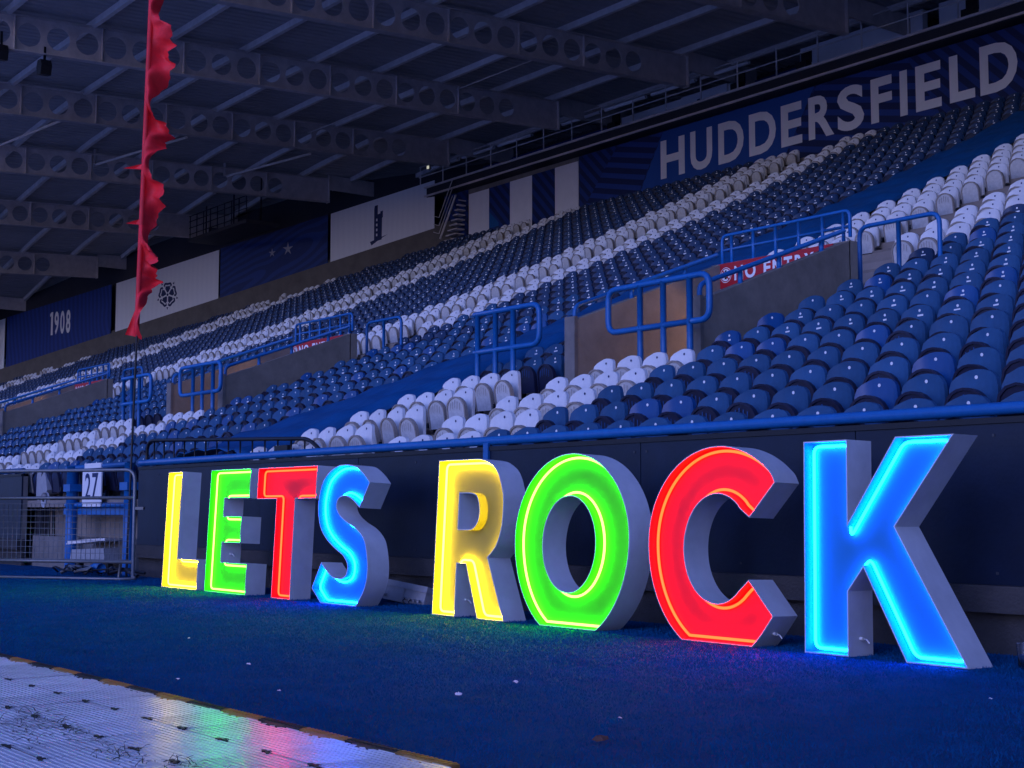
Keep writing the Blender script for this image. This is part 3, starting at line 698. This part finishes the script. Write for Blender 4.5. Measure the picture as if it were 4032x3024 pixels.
# gantry platform hanging under the roof (dark, by the starred banner)
gp = thing('roof_gantry', 'dark hanging gantry platform under the roof near the starred banner', 'gantry', (-57.5, 29.0, 12.9))
b = MB(); b.box((-3.4, -1.0, .4), (2.4, .6, .55)); b.build('platform', m_clad, gp)
for q in range(9):
    x = -3.3+q*.7; b = MB(); b.tube([(x, -.95, .5), (x, -.95, 1.6)], .025, 6); b.build('post', m_blk, gp)
for z in (.75, 1.05, 1.35, 1.6):
    b = MB(); b.tube([(-3.4, -.95, z), (2.4, -.95, z)], .02, 6); b.build('rail', m_blk, gp)
for x in (-3.2, -.4, 2.2):
    b = MB(); b.tube([(x, -.2, .5), (x, -.2, 2.6)], .04, 6); b.build('hanger', m_blk, gp)
# floodlights / speakers hanging from beams at the left
for q, p_ in enumerate(((-40.4, 14.0, 13.75), (-40.4, 12.75, 13.95))):
    t = thing('hanging_speaker', ['black rounded loudspeaker hanging under the third roof beam', 'black loudspeaker cluster at the left picture edge under the roof'][q], 'speaker', p_); t.scale = (.62, .62, .62)
    b = MB(); b.prism([(-.28, -.3), (.22, -.38), (.34, .05), (.18, .34), (-.22, .36), (-.36, .05)], -.25, .25, 'xz'); b.build('cabinet', m_blk, t)
    b = MB(); b.box((-.05, -.05, .3), (.05, .05, 1.0)); b.build('hanger', m_blk, t)
# tiny lit lamp under the roof
t = thing('roof_lamp', 'tiny lit lamp under the roof above the pale tower banner', 'lamp', (-49.4, 33.6, 15.35))
b = MB(); b.box((-.08, -.05, 0), (.08, .05, .22)); b.build('housing', m_grey, t)
b = MB(); b.box((-.06, -.09, .02), (.06, -.051, .14)); b.build('lens', mat('lamp_lens', (1, 1, .8), .4, emit=(1, 1, .75), estr=.25), t)

# ------------------------------------------------------------------ glowing letters
def catmull(pts, n=8):
    """pts: (x,z[,1]) closed; corners (third value) stay sharp"""
    N = len(pts); out = []
    for i in range(N):
        p0, p1, p2, p3 = pts[i-1], pts[i], pts[(i+1) % N], pts[(i+2) % N]
        c1 = len(p1) > 2; c2 = len(p2) > 2
        if c1 and c2: out.append(p1[:2]); continue
        a = np.array(p1[:2]) if c1 else np.array(p0[:2]); d = np.array(p2[:2]) if c2 else np.array(p3[:2])
        P1 = np.array(p1[:2]); P2 = np.array(p2[:2])
        for k in range(n):
            t = k/n
            q = .5*((2*P1)+(-a+P2)*t+(2*a-5*P1+4*P2-d)*t*t+(-a+3*P1-3*P2+d)*t**3)
            out.append((float(q[0]), float(q[1])))
    return out
def area(p): return .5*sum(p[i-1][0]*p[i][1]-p[i][0]*p[i-1][1] for i in range(len(p)))
def inset(p, d):
    """offset towards the inside (d>0) of a closed loop, whatever its winding"""
    s = 1 if area(p) > 0 else -1; N = len(p); out = []
    for i in range(N):
        a, b_, c = Vector(p[i-1]), Vector(p[i]), Vector(p[(i+1) % N])
        e1 = (b_-a).normalized(); e2 = (c-b_).normalized()
        n1 = Vector((-e1.y, e1.x))*s; n2 = Vector((-e2.y, e2.x))*s
        m = (n1+n2); L = m.length
        m = m/L if L > 1e-4 else n1
        k = d/max(.35, m.dot(n1)); q = b_+m*k; out.append((q.x, q.y))
    return out
def round_loop(p, rad, n=4):
    N = len(p); out = []
    for i in range(N):
        a, b_, c = Vector(p[i-1]), Vector(p[i]), Vector(p[(i+1) % N])
        u, v = a-b_, c-b_
        if u.length < 1e-6 or v.length < 1e-6: continue
        an = u.angle(v)
        if an > R(150): out.append((b_.x, b_.y)); continue
        r_ = min(rad, u.length*.45, v.length*.45); A = b_+u.normalized()*r_; B = b_+v.normalized()*r_
        for k in range(n+1):
            t = k/n; q = A*(1-t)**2+b_*2*t*(1-t)+B*t*t; out.append((q.x, q.y))
    return out
LET = {}
LET['L'] = (2.7, [(-17.607,0,1),(-17.607,1.486,1),(-17.175,1.486,1),(-17.175,.378,1),(-16.57,.378,1),(-16.57,0,1)], None)
LET['E'] = (2.8, [(-16.355,0,1),(-16.355,1.486,1),(-15.30,1.486,1),(-15.30,1.134,1),(-15.95,1.134,1),(-15.95,.92,1),(-15.472,.92,1),(-15.472,.602,1),(-15.95,.602,1),(-15.95,.368,1),(-15.27,.368,1),(-15.27,0,1)], None)
LET['T'] = (2.8, [(-15.113,1.482,1),(-13.742,1.482,1),(-13.742,1.12,1),(-14.2,1.12,1),(-14.2,0,1),(-14.635,0,1),(-14.635,1.12,1),(-15.113,1.12,1)], None)
LET['S'] = (2.8, [(-13.197,1.476),(-13.314,1.464),(-13.468,1.407),(-13.599,1.306),(-13.672,1.132),(-13.675,.967),(-13.606,.803),(-13.472,.683),(-13.283,.586),(-13.12,.52),(-13.025,.443),(-13.009,.375),(-13.041,.31),(-13.153,.276),(-13.291,.291),(-13.437,.356),(-13.55,.436,1),(-13.729,.152,1),(-13.521,0,1),(-12.804,0,1),(-12.68,.14),(-12.62,.26),(-12.607,.378),(-12.63,.522),(-12.701,.686),(-12.862,.801),(-13.079,.878),(-13.222,.948),(-13.288,1.018),(-13.277,1.099),(-13.192,1.137),(-13.085,1.136),(-12.947,1.087),(-12.826,1.016,1),(-12.647,1.28,1),(-12.766,1.367),(-12.935,1.45),(-13.081,1.473)], None)
LET['R'] = (3.1, [(-11.418,0,1),(-11.418,1.472,1),(-10.77,1.472,1),(-10.631,1.445),(-10.473,1.351),(-10.377,1.171),(-10.358,1.027),(-10.372,.84),(-10.442,.673),(-10.564,.562,1),(-10.284,0,1),(-10.691,0,1),(-10.903,.494,1),(-11.045,.494,1),(-11.045,0,1)],
            [(-11.05,1.151,1),(-10.89,1.151,1),(-10.782,1.124),(-10.731,1.017),(-10.742,.904),(-10.813,.83),(-10.90,.816,1),(-11.05,.816,1)])
def arc(cx, cz, rx, rt_, rb_, a0, a1, n):
    out = []
    for q in range(n+1):
        a = a0+(a1-a0)*q/n; sn = math.sin(a); out.append((cx+rx*math.cos(a), cz+(rt_ if sn > 0 else rb_)*sn))
    return out
OC = math.asin(.745/.85)
o_out = arc(-9.405, .745, .757, .734, .85, -OC, math.pi+OC, 56)
o_out = [(x, max(0, z)) for x, z in o_out]; o_out[0] += (1,); o_out[-1] += (1,)
LET['O'] = (2.5, o_out, arc(-9.415, .706, .346, .406, .406, 0, 2*math.pi, 40)[:-1])
c_out = [(x, max(0, z)) for x, z in arc(-7.66, .745, .756, .734, .85, math.radians(39.5), math.pi+OC, 40)]
c_in = arc(-7.665, .706, .345, .409, .409, math.radians(-40), math.radians(-322), 36)
LET['C'] = (1.8, [(-7.085, 1.195, 1)]+c_out[1:-1]+[(-8.024, 0, 1), (-7.298, 0, 1), (-7.20, .10), (-7.094, .232, 1), (-7.337, .485, 1)]+c_in[1:-1]+[(-7.334, .938, 1)], None)
LET['K'] = (.9, [(-6.80,0,1),(-6.80,1.476,1),(-6.411,1.478,1),(-6.411,.905,1),(-6.007,1.482,1),(-5.549,1.482,1),(-6.019,.885,1),(-5.467,0,1),(-5.939,0,1),(-6.283,.606,1),(-6.413,.442,1),(-6.413,0,1)], None)
NEON = 66.0
GLOW = {'yellow': (1, .68, .0045), 'green': (.016, 1, .0042), 'red': (1, .0026, .0005), 'blue': (.0006, .09, 1)}
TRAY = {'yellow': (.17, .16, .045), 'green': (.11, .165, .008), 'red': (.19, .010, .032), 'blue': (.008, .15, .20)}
COLR = dict(L='yellow', E='green', T='red', S='blue', R='yellow', O='green', C='red', K='blue')
WORD = dict(L='first word', E='first word', T='first word', S='first word', R='second word', O='second word', C='second word', K='second word')
for ch, (lean, out, hole) in LET.items():
    cn = COLR[ch]
    xs_ = [p[0] for p in out]; xc = (min(xs_)+max(xs_))/2
    t = thing('neon_letter', f'large white box letter {ch} glowing {cn}, in the {WORD[ch]} of the sign', 'letter sign', (xc, 7.82, 0.004), 'glowing box letters')
    t.rotation_euler = (R(-lean), 0, 0)
    loops = [catmull([(p[0]-xc, *p[1:]) for p in out])]
    if hole: loops.append(catmull([(p[0]-xc, *p[1:]) for p in hole]))
    DEP, TR = .26, .095
    ins = [inset(loops[0], .009)] + ([inset(loops[1], -.009)] if hole else [])
    b = MB()
    for lo, li in zip(loops, ins):
        n = len(lo); fl = area(lo) > 0
        vs = [(x, 0, z) for x, z in lo]+[(x, DEP, z) for x, z in lo]+[(x, 0, z) for x, z in li]+[(x, TR+.003, z) for x, z in li]
        fs = []; fi = []
        for j in range(n):
            k = (j+1) % n
            fs += [(j, k, n+k, n+j), (j, 2*n+j, 2*n+k, k)]; fi.append((2*n+j, 3*n+j, 3*n+k, 2*n+k))
        b.add(vs, fs); b.add(vs, fi, 1)
    tri = tessellate_polygon([[Vector((x, z, 0)) for x, z in lo] for lo in loops]); allp = [p for lo in loops for p in lo]
    b.add([(x, DEP, z) for x, z in allp], [tuple(q) for q in tri])
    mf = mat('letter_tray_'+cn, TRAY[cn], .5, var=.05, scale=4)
    b.build('casing', [m_case, mf], t)
    b = MB(); allp = [p for lo in ins for p in lo]; tri = tessellate_polygon([[Vector((x, z, 0)) for x, z in lo] for lo in ins])
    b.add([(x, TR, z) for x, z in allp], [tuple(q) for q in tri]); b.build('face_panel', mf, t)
    gcol = GLOW[cn]; mg = mat('neon_'+cn, gcol, .4, emit=gcol, estr=NEON*(1.15 if cn in ('red', 'blue') else 1))
    for q, lo in enumerate(loops):
        if ch == 'R' and q == 1: continue
        path = round_loop(inset(lo, .036 if q == 0 else -.036), .055)
        b = MB(); b.tube([(x, TR-.022, z) for x, z in path], .0105, 8, True); b.build('neon_tube', mg, t)
    if ch in 'ERKC':
        px = {'E': -15.7, 'R': -11.045, 'K': -6.413, 'C': -7.2}[ch]-xc; pz = {'E': .47, 'R': .16, 'K': .12, 'C': .10}[ch]
        if ch == 'E': px = -15.95-xc
        b = MB(); b.tube([(px+.002, .12, pz), (px+.03, .12, pz)], .012, 8); b.tube([(px+.03, .12, pz), (px+.05, .13, pz-.005), (px+.055, .15, pz-.03)], .005, 6); b.build('cable_plug', m_scrap, t)

# ------------------------------------------------------------------ pitch cover mats (white ribbed tiles)
mt = thing('pitch_cover', 'white ribbed plastic pitch cover tiles at the lower left corner', 'floor cover', (-7, 2.5, 0))
TS = .39
def tile_mesh():
    b = MB(); n = 13; vs = []; h = TS/2-.0015; prof = []
    for q in range(n):
        y = -h+2*h*q/n; st = 2*h/n
        prof += [(y, .026), (y+st*.55, .026), (y+st*.62, .013), (y+st*.93, .013)]
    prof.append((h, .026))
    c = .03
    for y, z in prof:
        cut = c*max(0, 1-(h-abs(y))/.02)
        vs += [(-h+cut, y, z), (h-cut, y, z)]
    m = len(prof); b.add(vs, [(2*j, 2*j+1, 2*j+3, 2*j+2) for j in range(m-1)])
    b.add([(-h, -h, 0), (h, -h, 0), (h, h, 0), (-h, h, 0), (-h, -h, .022), (h, -h, .022), (h, h, .022), (-h, h, .022)], [(0,1,5,4),(1,2,6,5),(2,3,7,6),(3,0,4,7)])
    return b.mesh('tile', m_tile)
tm = tile_mesh()
for r in range(7):
    for c in range(22):
        x = -10.6+.39*c+.06; y = 3.0-TS*r
        pr = proj((x, y, 0)); pr2 = proj((x+.3, y+.3, 0))
        if pr2 is None or (pr and (pr[0] < -90 or pr[1] > 830)): 
            if pr is None or pr[0] < -140 or pr[1] > 900: continue
        o = link('tile', tm, mt); o.location = (x+7, y-2.5, random.uniform(0, .003)); o.rotation_euler = (R(random.uniform(-.25, .25)), R(random.uniform(-.25, .25)), R(random.uniform(-.2, .2)))
# dark solid patches at tile corners, standing for the shaded star-shaped holes
b = MB()
b.prism([(-.05,-.004),(-.015,-.012),(.0,-.004),(.05,-.018),(.055,-.006),(.012,.006),(.02,.02),(-.012,.022),(-.008,.008),(-.04,.012)], .0, .0275, 'xy'); cm = b.mesh('hole_patch', m_bedge)
for r in range(6):
    for c in range(22):
        x = -10.6+.39*c+.06+.195; y = 3.0-.195-TS*r; pr = proj((x, y, .03))
        if pr is None or pr[0] < -20 or pr[1] > 790: continue
        o = link('hole_patch', cm, mt); o.location = (x+7+random.uniform(-.01, .01), y-2.5, .003); o.rotation_euler = (0, 0, R(random.uniform(-15, 15)))
# edge trims alternately orange and black
def trim_mesh(m):
    b = MB(); b.prism([(-.192, .0), (-.10, -.01), (-.085, -.045), (-.05, -.02), (-.02, -.055), (.02, -.03), (.06, -.05), (.10, -.012), (.192, -.004), (.192, .05), (-.192, .05)], 0, .0285, 'xy')
    for q in range(12): b.box((-.19+q*.032, .012, .0285), (-.176+q*.032, .049, .032))
    return b.mesh('edge_trim', m)
tmo, tmb = trim_mesh(m_orange), trim_mesh(m_bedge)
for c in range(18):
    x = -11.33+.387*c; o = link('edge_trim', tmo if c % 2 else tmb, mt); o.location = (x+7, 3.207-2.5, .0)
# loose grass clippings on the tiles
def clippings():
    b = MB()
    cl = [(-6.95, 2.42), (-6.75, 2.36), (-6.45, 2.38), (-6.2, 2.36), (-6.0, 2.34), (-5.6, 2.32), (-5.3, 2.36), (-5.15, 2.42), (-6.3, 2.22), (-6.0, 2.1), (-6.6, 2.25), (-5.45, 2.25)]
    for q in range(330):
        cx, cy = random.choice(cl); x = random.gauss(cx, .10); y = random.gauss(cy, .045); a = random.uniform(0, 6.28); L = random.uniform(.012, .05); up = random.choice((.0, .2, .5, 1.1)); z = .030
        w_ = random.uniform(.0012, .0028); pts = []
        for k in range(4):
            s = k/3; bend = random.uniform(-.3, .3)
            pts.append((x+math.cos(a+bend*s)*L*s, y+math.sin(a+bend*s)*L*s, z+L*up*s*(1.2-.6*s)))
        n_ = (-math.sin(a)*w_, math.cos(a)*w_)
        vs = []
        for k, p in enumerate(pts):
            t_ = 1-k*.28; vs += [(p[0]-n_[0]*t_, p[1]-n_[1]*t_, p[2]), (p[0]+n_[0]*t_, p[1]+n_[1]*t_, p[2]+w_*.8)]
        b.add(vs, [(0,1,3,2),(2,3,5,4),(4,5,7,6)])
    o = b.build('grass_clippings', m_weed); tag(o, 'dry grass clippings strewn over the white tiles', 'grass clippings'); o['kind'] = 'stuff'
clippings()

# ------------------------------------------------------------------ litter on the turf
def scrap(x, y, s, lab, m=m_scrap):
    b = MB(); n = 9; vs = [(0, 0, .35)]
    for k in range(n):
        a = 2*math.pi*k/n; r_ = random.uniform(.55, 1.15); vs.append((r_*math.cos(a), r_*.7*math.sin(a), random.uniform(.02, .5)))
    for k in range(n):
        a = 2*math.pi*(k+.5)/n; r_ = random.uniform(.2, .6); vs.append((r_*math.cos(a), r_*math.sin(a), random.uniform(.3, .9)))
    fs = [(1+k, 1+(k+1) % n, 1+n+k) for k in range(n)] + [(1+(k+1) % n, 1+n+(k+1) % n, 1+n+k) for k in range(n)] + [(0, 1+n+k, 1+n+(k+1) % n) for k in range(n)]
    b.add([(p[0]*s, p[1]*s, p[2]*s*.7) for p in vs], fs); o = b.build('paper_scrap', m); o.location = (x, y, .012); tag(o, lab, 'litter', 'scraps on the turf')
def ground_px(u, v):   # pixel of the 2212-wide view to the turf plane
    k = 50.39/36*2212; d = FW*k + RT*(u-1106) - UP*(v-829.5); t_ = -CAM.z/d.z; p = CAM+d*t_; return p.x, p.y
LIT = [(408, 1383, .022, 'small pale scrap on the turf below the glowing letter L'), (385, 1472, .026, 'crumpled white scrap on turf near the edge of the white tiles'), (538, 1440, .028, 'pair of white crumbs on the turf between the tiles and letter T'), (603, 1498, .020, 'small white scrap on the turf nearest the tile edge'), (1115, 1480, .032, 'white crumpled scrap on the open turf in front of letter O'), (990, 1507, .038, 'flattened white feathery scrap on the turf in front of letter R'), (1340, 1557, .016, 'tiny white fleck on the turf in front of letter C'), (1130, 1358, .010, 'tiny pale fleck on the turf between letters R and O'), (2140, 1515, .018, 'thin pale straw on the dark turf at the lower right')]
for (u, v, s, lab) in LIT:
    x, y = ground_px(u, v); scrap(x, y, s*.8, lab)
x, y = ground_px(1300, 1608); scrap(x, y, .05, 'brownish leaf scrap on the turf near the bottom edge', mat('brown_leaf', (.10, .045, .03), .8))
# plastic cup by the wall at the right edge
cp = thing('plastic_cup', 'clear plastic cup standing on the turf at the right edge', 'cup', (-5.27, 8.12, .004))
b = MB(); n = 20; prof = [(.036, 0), (.038, .05), (.041, .09), (.0415, .095), (.047, .16), (.049, .162), (.046, .158), (.040, .092), (.035, .004)]
vs = [(r_*math.cos(2*math.pi*k/n), r_*math.sin(2*math.pi*k/n), z) for r_, z in prof for k in range(n)]
b.add(vs, [(j*n+k, j*n+(k+1) % n, (j+1)*n+(k+1) % n, (j+1)*n+k) for j in range(len(prof)-1) for k in range(n)] + [tuple(range((len(prof)-1)*n, len(prof)*n))], 0, True); b.build('cup_wall', m_clear, cp)
# junction box behind the S
jb = thing('junction_box', 'tilted grey cable junction box on the turf behind the letter S', 'junction box', (-13.0, 8.52, .01)); jb.rotation_euler = (R(-14), R(5), R(4))
b = MB(); b.box((-.42, 0, .0), (.36, .16, .15)); b.build('body', m_grey, jb)
b = MB(); b.box((-.44, -.015, .15), (.38, .18, .215)); b.build('lid', m_grey, jb)
b = MB(); b.box((-.02, -.012, .02), (-.005, 0, .2)); b.build('divider', m_grey, jb)
for x in (-.3, .08, .18, .25, .33):
    b = MB(); b.tube([(x, -.002, .05), (x, -.06, .045)], .017, 8); b.build('plug', m_grey, jb)
for x in (.1, .2):
    b = MB(); b.tube([(x, -.06, .045), (x+.03, -.10, .02), (x+.12, -.12, -.04)], .007, 6); b.build('lead', m_blk, jb)

# ------------------------------------------------------------------ crowd barrier at the left
ga = Vector((-21.75, 6.86, 0)); gb = Vector((-19.60, 8.27, 0)); gd = (gb-ga).normalized(); GL = (gb-ga).length
gt2 = thing('crowd_barrier', 'galvanised crowd barrier with mesh infill left of the glowing letters', 'barrier', ga)
gt2.rotation_euler = (0, 0, math.atan2(gd.y, gd.x))
def gp_(s, z): return (s, 0, z)
b = MB(); b.tube(rounded([gp_(0, .03), gp_(0, 1.57), gp_(GL, 1.57), gp_(GL, .03)], .16), .026, 10); b.build('frame', m_galv, gt2)
for z in (1.17, .255):
    b = MB(); b.tube([gp_(0, z), gp_(GL, z)], .024, 8); b.build('cross_bar', m_galv, gt2)
nv = int(GL/.082)
for k in range(1, nv+1):
    b = MB(); x = k*GL/(nv+1); b.tube([gp_(x, .28), gp_(x, 1.09)], .0042, 5); b.build('mesh_wire', m_galv, gt2)
for k in range(10):
    b = MB(); z = .285+k*.089; b.tube([gp_(.05, z), gp_(GL-.07, z)], .0042, 5); b.build('mesh_wire', m_galv, gt2)
for s in (.12, GL-.22):
    b = MB(); b.tube([(s-.0, -.02, .02), (s, -.02, .05), (s, .02, .25)], .02, 6); b.build('foot', m_galv, gt2)
b = MB(); b.tube(rounded([(.0, -.16, .022), (GL-.1, -.16, .022), (GL+.06, -.02, .022), (GL, .0, .05)], .1), .02, 8); b.build('base_tube', m_galv, gt2)
for z in (1.02,):
    b = MB(); b.box((GL+.026, -.02, z-.02), (GL+.16, .02, z+.02)); b.build('hook', m_galv, gt2)
# black barrier above the wall rail
bb = thing('black_handrail', 'dark barred barrier standing above the wall rail over the letters L E T', 'barrier', (-20.7, 8.98, 1.64))
zt = lambda x: .42-(x/5.2)*.18
b = MB(); b.tube(rounded([(-.15, 0, -.3), (-.15, 0, zt(0)), (4.85, 0, zt(4.85)), (5.2, 0, .05)], .22), .026, 8); b.build('top_tube', m_blk, bb)
for k in range(14):
    x = .12+k*.355; b = MB(); b.tube([(x, 0, -.02), (x, 0, zt(x))], .013, 6); b.build('bar', m_blk, bb)
b = MB(); b.box((4.0, -.04, .06), (4.35, .03, .19)); b.build('clamp_plate', m_blk, bb)
# gap behind the barrier: blue posts, board 27, cabinet, trolley, floodlight, cables, concrete step
for q, x in enumerate((-23.8, -21.38)):
    t = thing('blue_post', ['blue steel post standing left of the board numbered 27', 'blue steel post standing right of the board numbered 27'][q], 'post', (x*.985, 8.8, 0))
    b = MB(); b.tube([(0, 0, 0), (0, 0, 1.72)], .10 if q == 0 else .085, 10); b.build('post_tube', m_rail, t)
    b = MB(); b.box((-.15, -.1, 1.30), (.15, .1, 1.42)); b.build('clamp', m_rail, t)
t = thing('gap_rail', 'blue rail and low seats crossing the gap behind the board 27', 'handrail', (-22.5, 8.84, 0))
b = MB(); b.tube([(-1.3, 0, 1.69), (1.3, 0, 1.70)], .045, 8); b.build('top_rail', m_rail, t)
b = MB(); b.tube([(-1.3, 0, 1.08), (1.3, 0, 1.07)], .04, 8); b.build('lower_rail', m_rail, t)
b = MB(); b.box((-1.5, .02, .92), (1.25, .05, 1.02)); b.build('kick_board', m_rail, t)
for q, x in enumerate((-.62, .55)):
    o = link('low_seat', bkm['A'], t); o.location = (x, .35, 1.42); o.scale = (1.25, 1, 1.2)
t = thing('number_board', 'white board with dark number 27 hung behind the crowd barrier', 'sign', (-22.55, 8.78, 1.07))
b = MB(); b.box((-.40, 0, .05), (.40, .02, .56)); b.build('board', m_scrap, t)
b = MB(); b.box((-.34, .005, .60), (.36, .03, .68)); b.build('top_strip', m_scrap, t)
b = MB(); b.box((-.40, .001, -.02), (.38, .021, .04)); b.build('lower_strip', m_scrap, t)
text_mesh('2', m_navy, t, 'digit', (-.28, -.04, .10, .52, -.003), bold=.012); text_mesh('7', m_navy, t, 'digit', (.02, .28, .10, .52, -.003), bold=.012)
t = thing('dark_cabinet', 'dark cabinet behind the crowd barrier at the left edge', 'cabinet', (-27.1, 9.1, 0))
b = MB(); b.box((-1.4, 0, .35), (1.25, .6, 1.60)); b.build('body', m_clad, t)
b = MB(); b.box((-1.45, -.05, 1.60), (.75, .62, 1.67)); b.build('top', m_grey, t)
b = MB(); b.box((-1.2, -.02, .45), (.55, -.001, 1.52)); b.build('door', m_dark, t)
b = MB(); b.box((.86, -.01, 1.30), (1.12, -.001, 1.62)); b.build('notice', m_scrap, t)
b = MB(); b.box((.78, -.01, 1.0), (1.02, -.001, 1.10)); b.build('sticker', m_scrap, t)
b = MB(); b.box((-1.5, -.06, 0), (1.3, .62, .345)); b.build('plinth', m_conc, t)
t = thing('folded_trolley', 'grey folded trolley with a round wheel beside the dark cabinet', 'trolley', (-25.25, 9.05, .0))
b = MB(); b.prism([(-.30, 1.20), (-.28, 1.66), (.12, 1.66), (.26, 1.35), (.20, 1.28), (.0, 1.28), (-.18, 1.15)], -.12, .12, 'xz'); b.build('body', m_grey, t)
b = MB(); b.tube([(.20, -.16, 1.17), (.20, -.10, 1.17)], .135, 18); b.build('wheel', m_grey, t)
b = MB(); b.tube([(.20, -.175, 1.17), (.20, -.16, 1.17)], .03, 8); b.build('hub', m_blk, t)
for x in (-.25, .05, .3):
    b = MB(); b.tube([(x, 0, 0), (x*.9, 0, 1.2)], .03, 6); b.build('leg', m_blk, t)
b = MB(); b.box((-5.0, 8.98, 0), (.0, 9.29, .54)); b.v = [(x-20.8, y, z) for x, y, z in b.v]
t = b.build('gap_step', m_conc); tag(t, 'concrete step crossing the gap behind the crowd barrier', 'step')
fl_ = thing('floor_floodlight', 'pale floodlight head lying behind the crowd barrier mesh', 'floodlight', (-22.3, 8.75, 0)); fl_.rotation_euler = (0, 0, R(8))
b = MB(); b.prism([(-.55, .18), (.55, .18), (.5, .40), (-.5, .36)], -.12, .2, 'xz'); b.build('housing', m_grey, fl_)
b = MB(); b.prism([(-.62, .44), (.60, .52), (.62, .56), (-.55, .50)], -.16, .24, 'xz'); b.build('visor', m_purl, fl_)
for x in (-.45, .45):
    b = MB(); b.box((x-.03, -.02, 0), (x+.03, .06, .2)); b.build('foot', m_blk, fl_)
cb = thing('cable_heap', 'heap of dark cables on the ground behind the crowd barrier', 'cables', (-21.3, 8.2, 0))
for q in range(11):
    b = MB(); x = random.uniform(-1.4, .6); y = random.uniform(-.1, .45); pts = []
    a = random.uniform(-.3, .3)
    for k in range(7): pts.append((x+k*random.uniform(.12, .26), y+.10*math.sin(k*1.3+q)+a*k*.1, .03+.10*abs(math.sin(k*.9+q*.7))))
    b.tube(pts, random.choice((.014, .02, .028)), 6); b.build('cable', m_blk if q % 4 else m_galv, cb)
b = MB(); b.tube([(.15, .1, .12), (.3, .12, .15), (.45, .1, .13)], .07, 8); b.build('connector_bundle', m_rail, cb)
x, y = ground_px(322, 1243); t = thing('loose_roll', 'small white roll lying by the foot of the crowd barrier', 'roll', (x, y, .05))
b = MB(); b.tube([(-.09, 0, 0), (.09, .03, 0)], .05, 10); b.build('roll_body', m_scrap, t)
b = MB(); b.tube([(.0, .0, .05), (.05, .02, .10)], .025, 6); b.build('roll_tail', m_scrap, t)

# ------------------------------------------------------------------ red feather flag
def flag():
    base = Vector((-20.46, 8.53, 0)); k = 50.39/36*2212
    t = thing('feather_flag', 'tall torn red feather flag on a black pole beside the wall end', 'flag', base)
    top = Vector((.12, .16, 9.6))
    def pole(z): s = z/9.6; return Vector((top.x*s, top.y*s, z))
    b = MB(); b.tube([pole(z) for z in (0, 2, 4, 6, 8, 9.6)], [.02, .018, .016, .013, .011, .009], 8); b.build('pole', m_blk, t)
    b = MB(); zs = np.linspace(3.62, 9.4, 170); nx = 9; vs = []
    rt = Vector((RT.x, RT.y, 0))
    # torn scalloped outline
    def width(z):
        q = 9.3-z; sc = .5+.5*math.sin(q*5.6+.9*math.sin(q*1.9)+.6)
        return .13+.34*sc**1.15*(1-.085*q)+.06*math.sin(z*13)*sc+.05*math.sin(z*31)*sc+.035*math.sin(z*57+1)*sc
    for z in zs:
        wd = max(.06, width(z)); p = pole(z)
        if z < 3.9: wd *= .6+.4*(z-3.62)/.3
        for a in range(nx):
            u = a/(nx-1); wv = .20*u*math.sin(z*5.6+u*2.2)+.08*u*math.sin(z*12.3-u*5)
            d = rt*(u*wd-.045) + Vector((-RT.y, RT.x, 0))*wv
            hang = -.26*u*u*(.5+.5*math.sin(z*2.7))
            if z < 4.0: d -= rt*(.14*(4.0-z)/.4*(1-u))
            vs.append((p.x+d.x, p.y+d.y, z+hang*.9+ (.06*u if z > 9 else 0)))
    n = len(zs); b.add(vs, [(j*nx+a, j*nx+a+1, (j+1)*nx+a+1, (j+1)*nx+a) for j in range(n-1) for a in range(nx-1)], 0, True); b.build('flag_cloth', m_flag, t)
    b = MB(); b.tube([pole(z)+Vector((-.01, 0, 0)) for z in np.linspace(3.66, 9.4, 20)], .04, 8); b.build('pole_sleeve', m_flag, t)
    for (z, L) in ((6.15, .30), (5.3, .22)):
        p = pole(z); b = MB(); b.add([tuple(p+rt*-.03), tuple(p+rt*(-.03-L)+Vector((0, 0, .02))), tuple(p+rt*-.03+Vector((0, 0, .09))), tuple(p+rt*(-.03-L*.5)+Vector((0, .05, .03)))], [(0,1,3),(3,1,2),(0,3,2)]); b.build('torn_strip', m_flag, t)
flag()
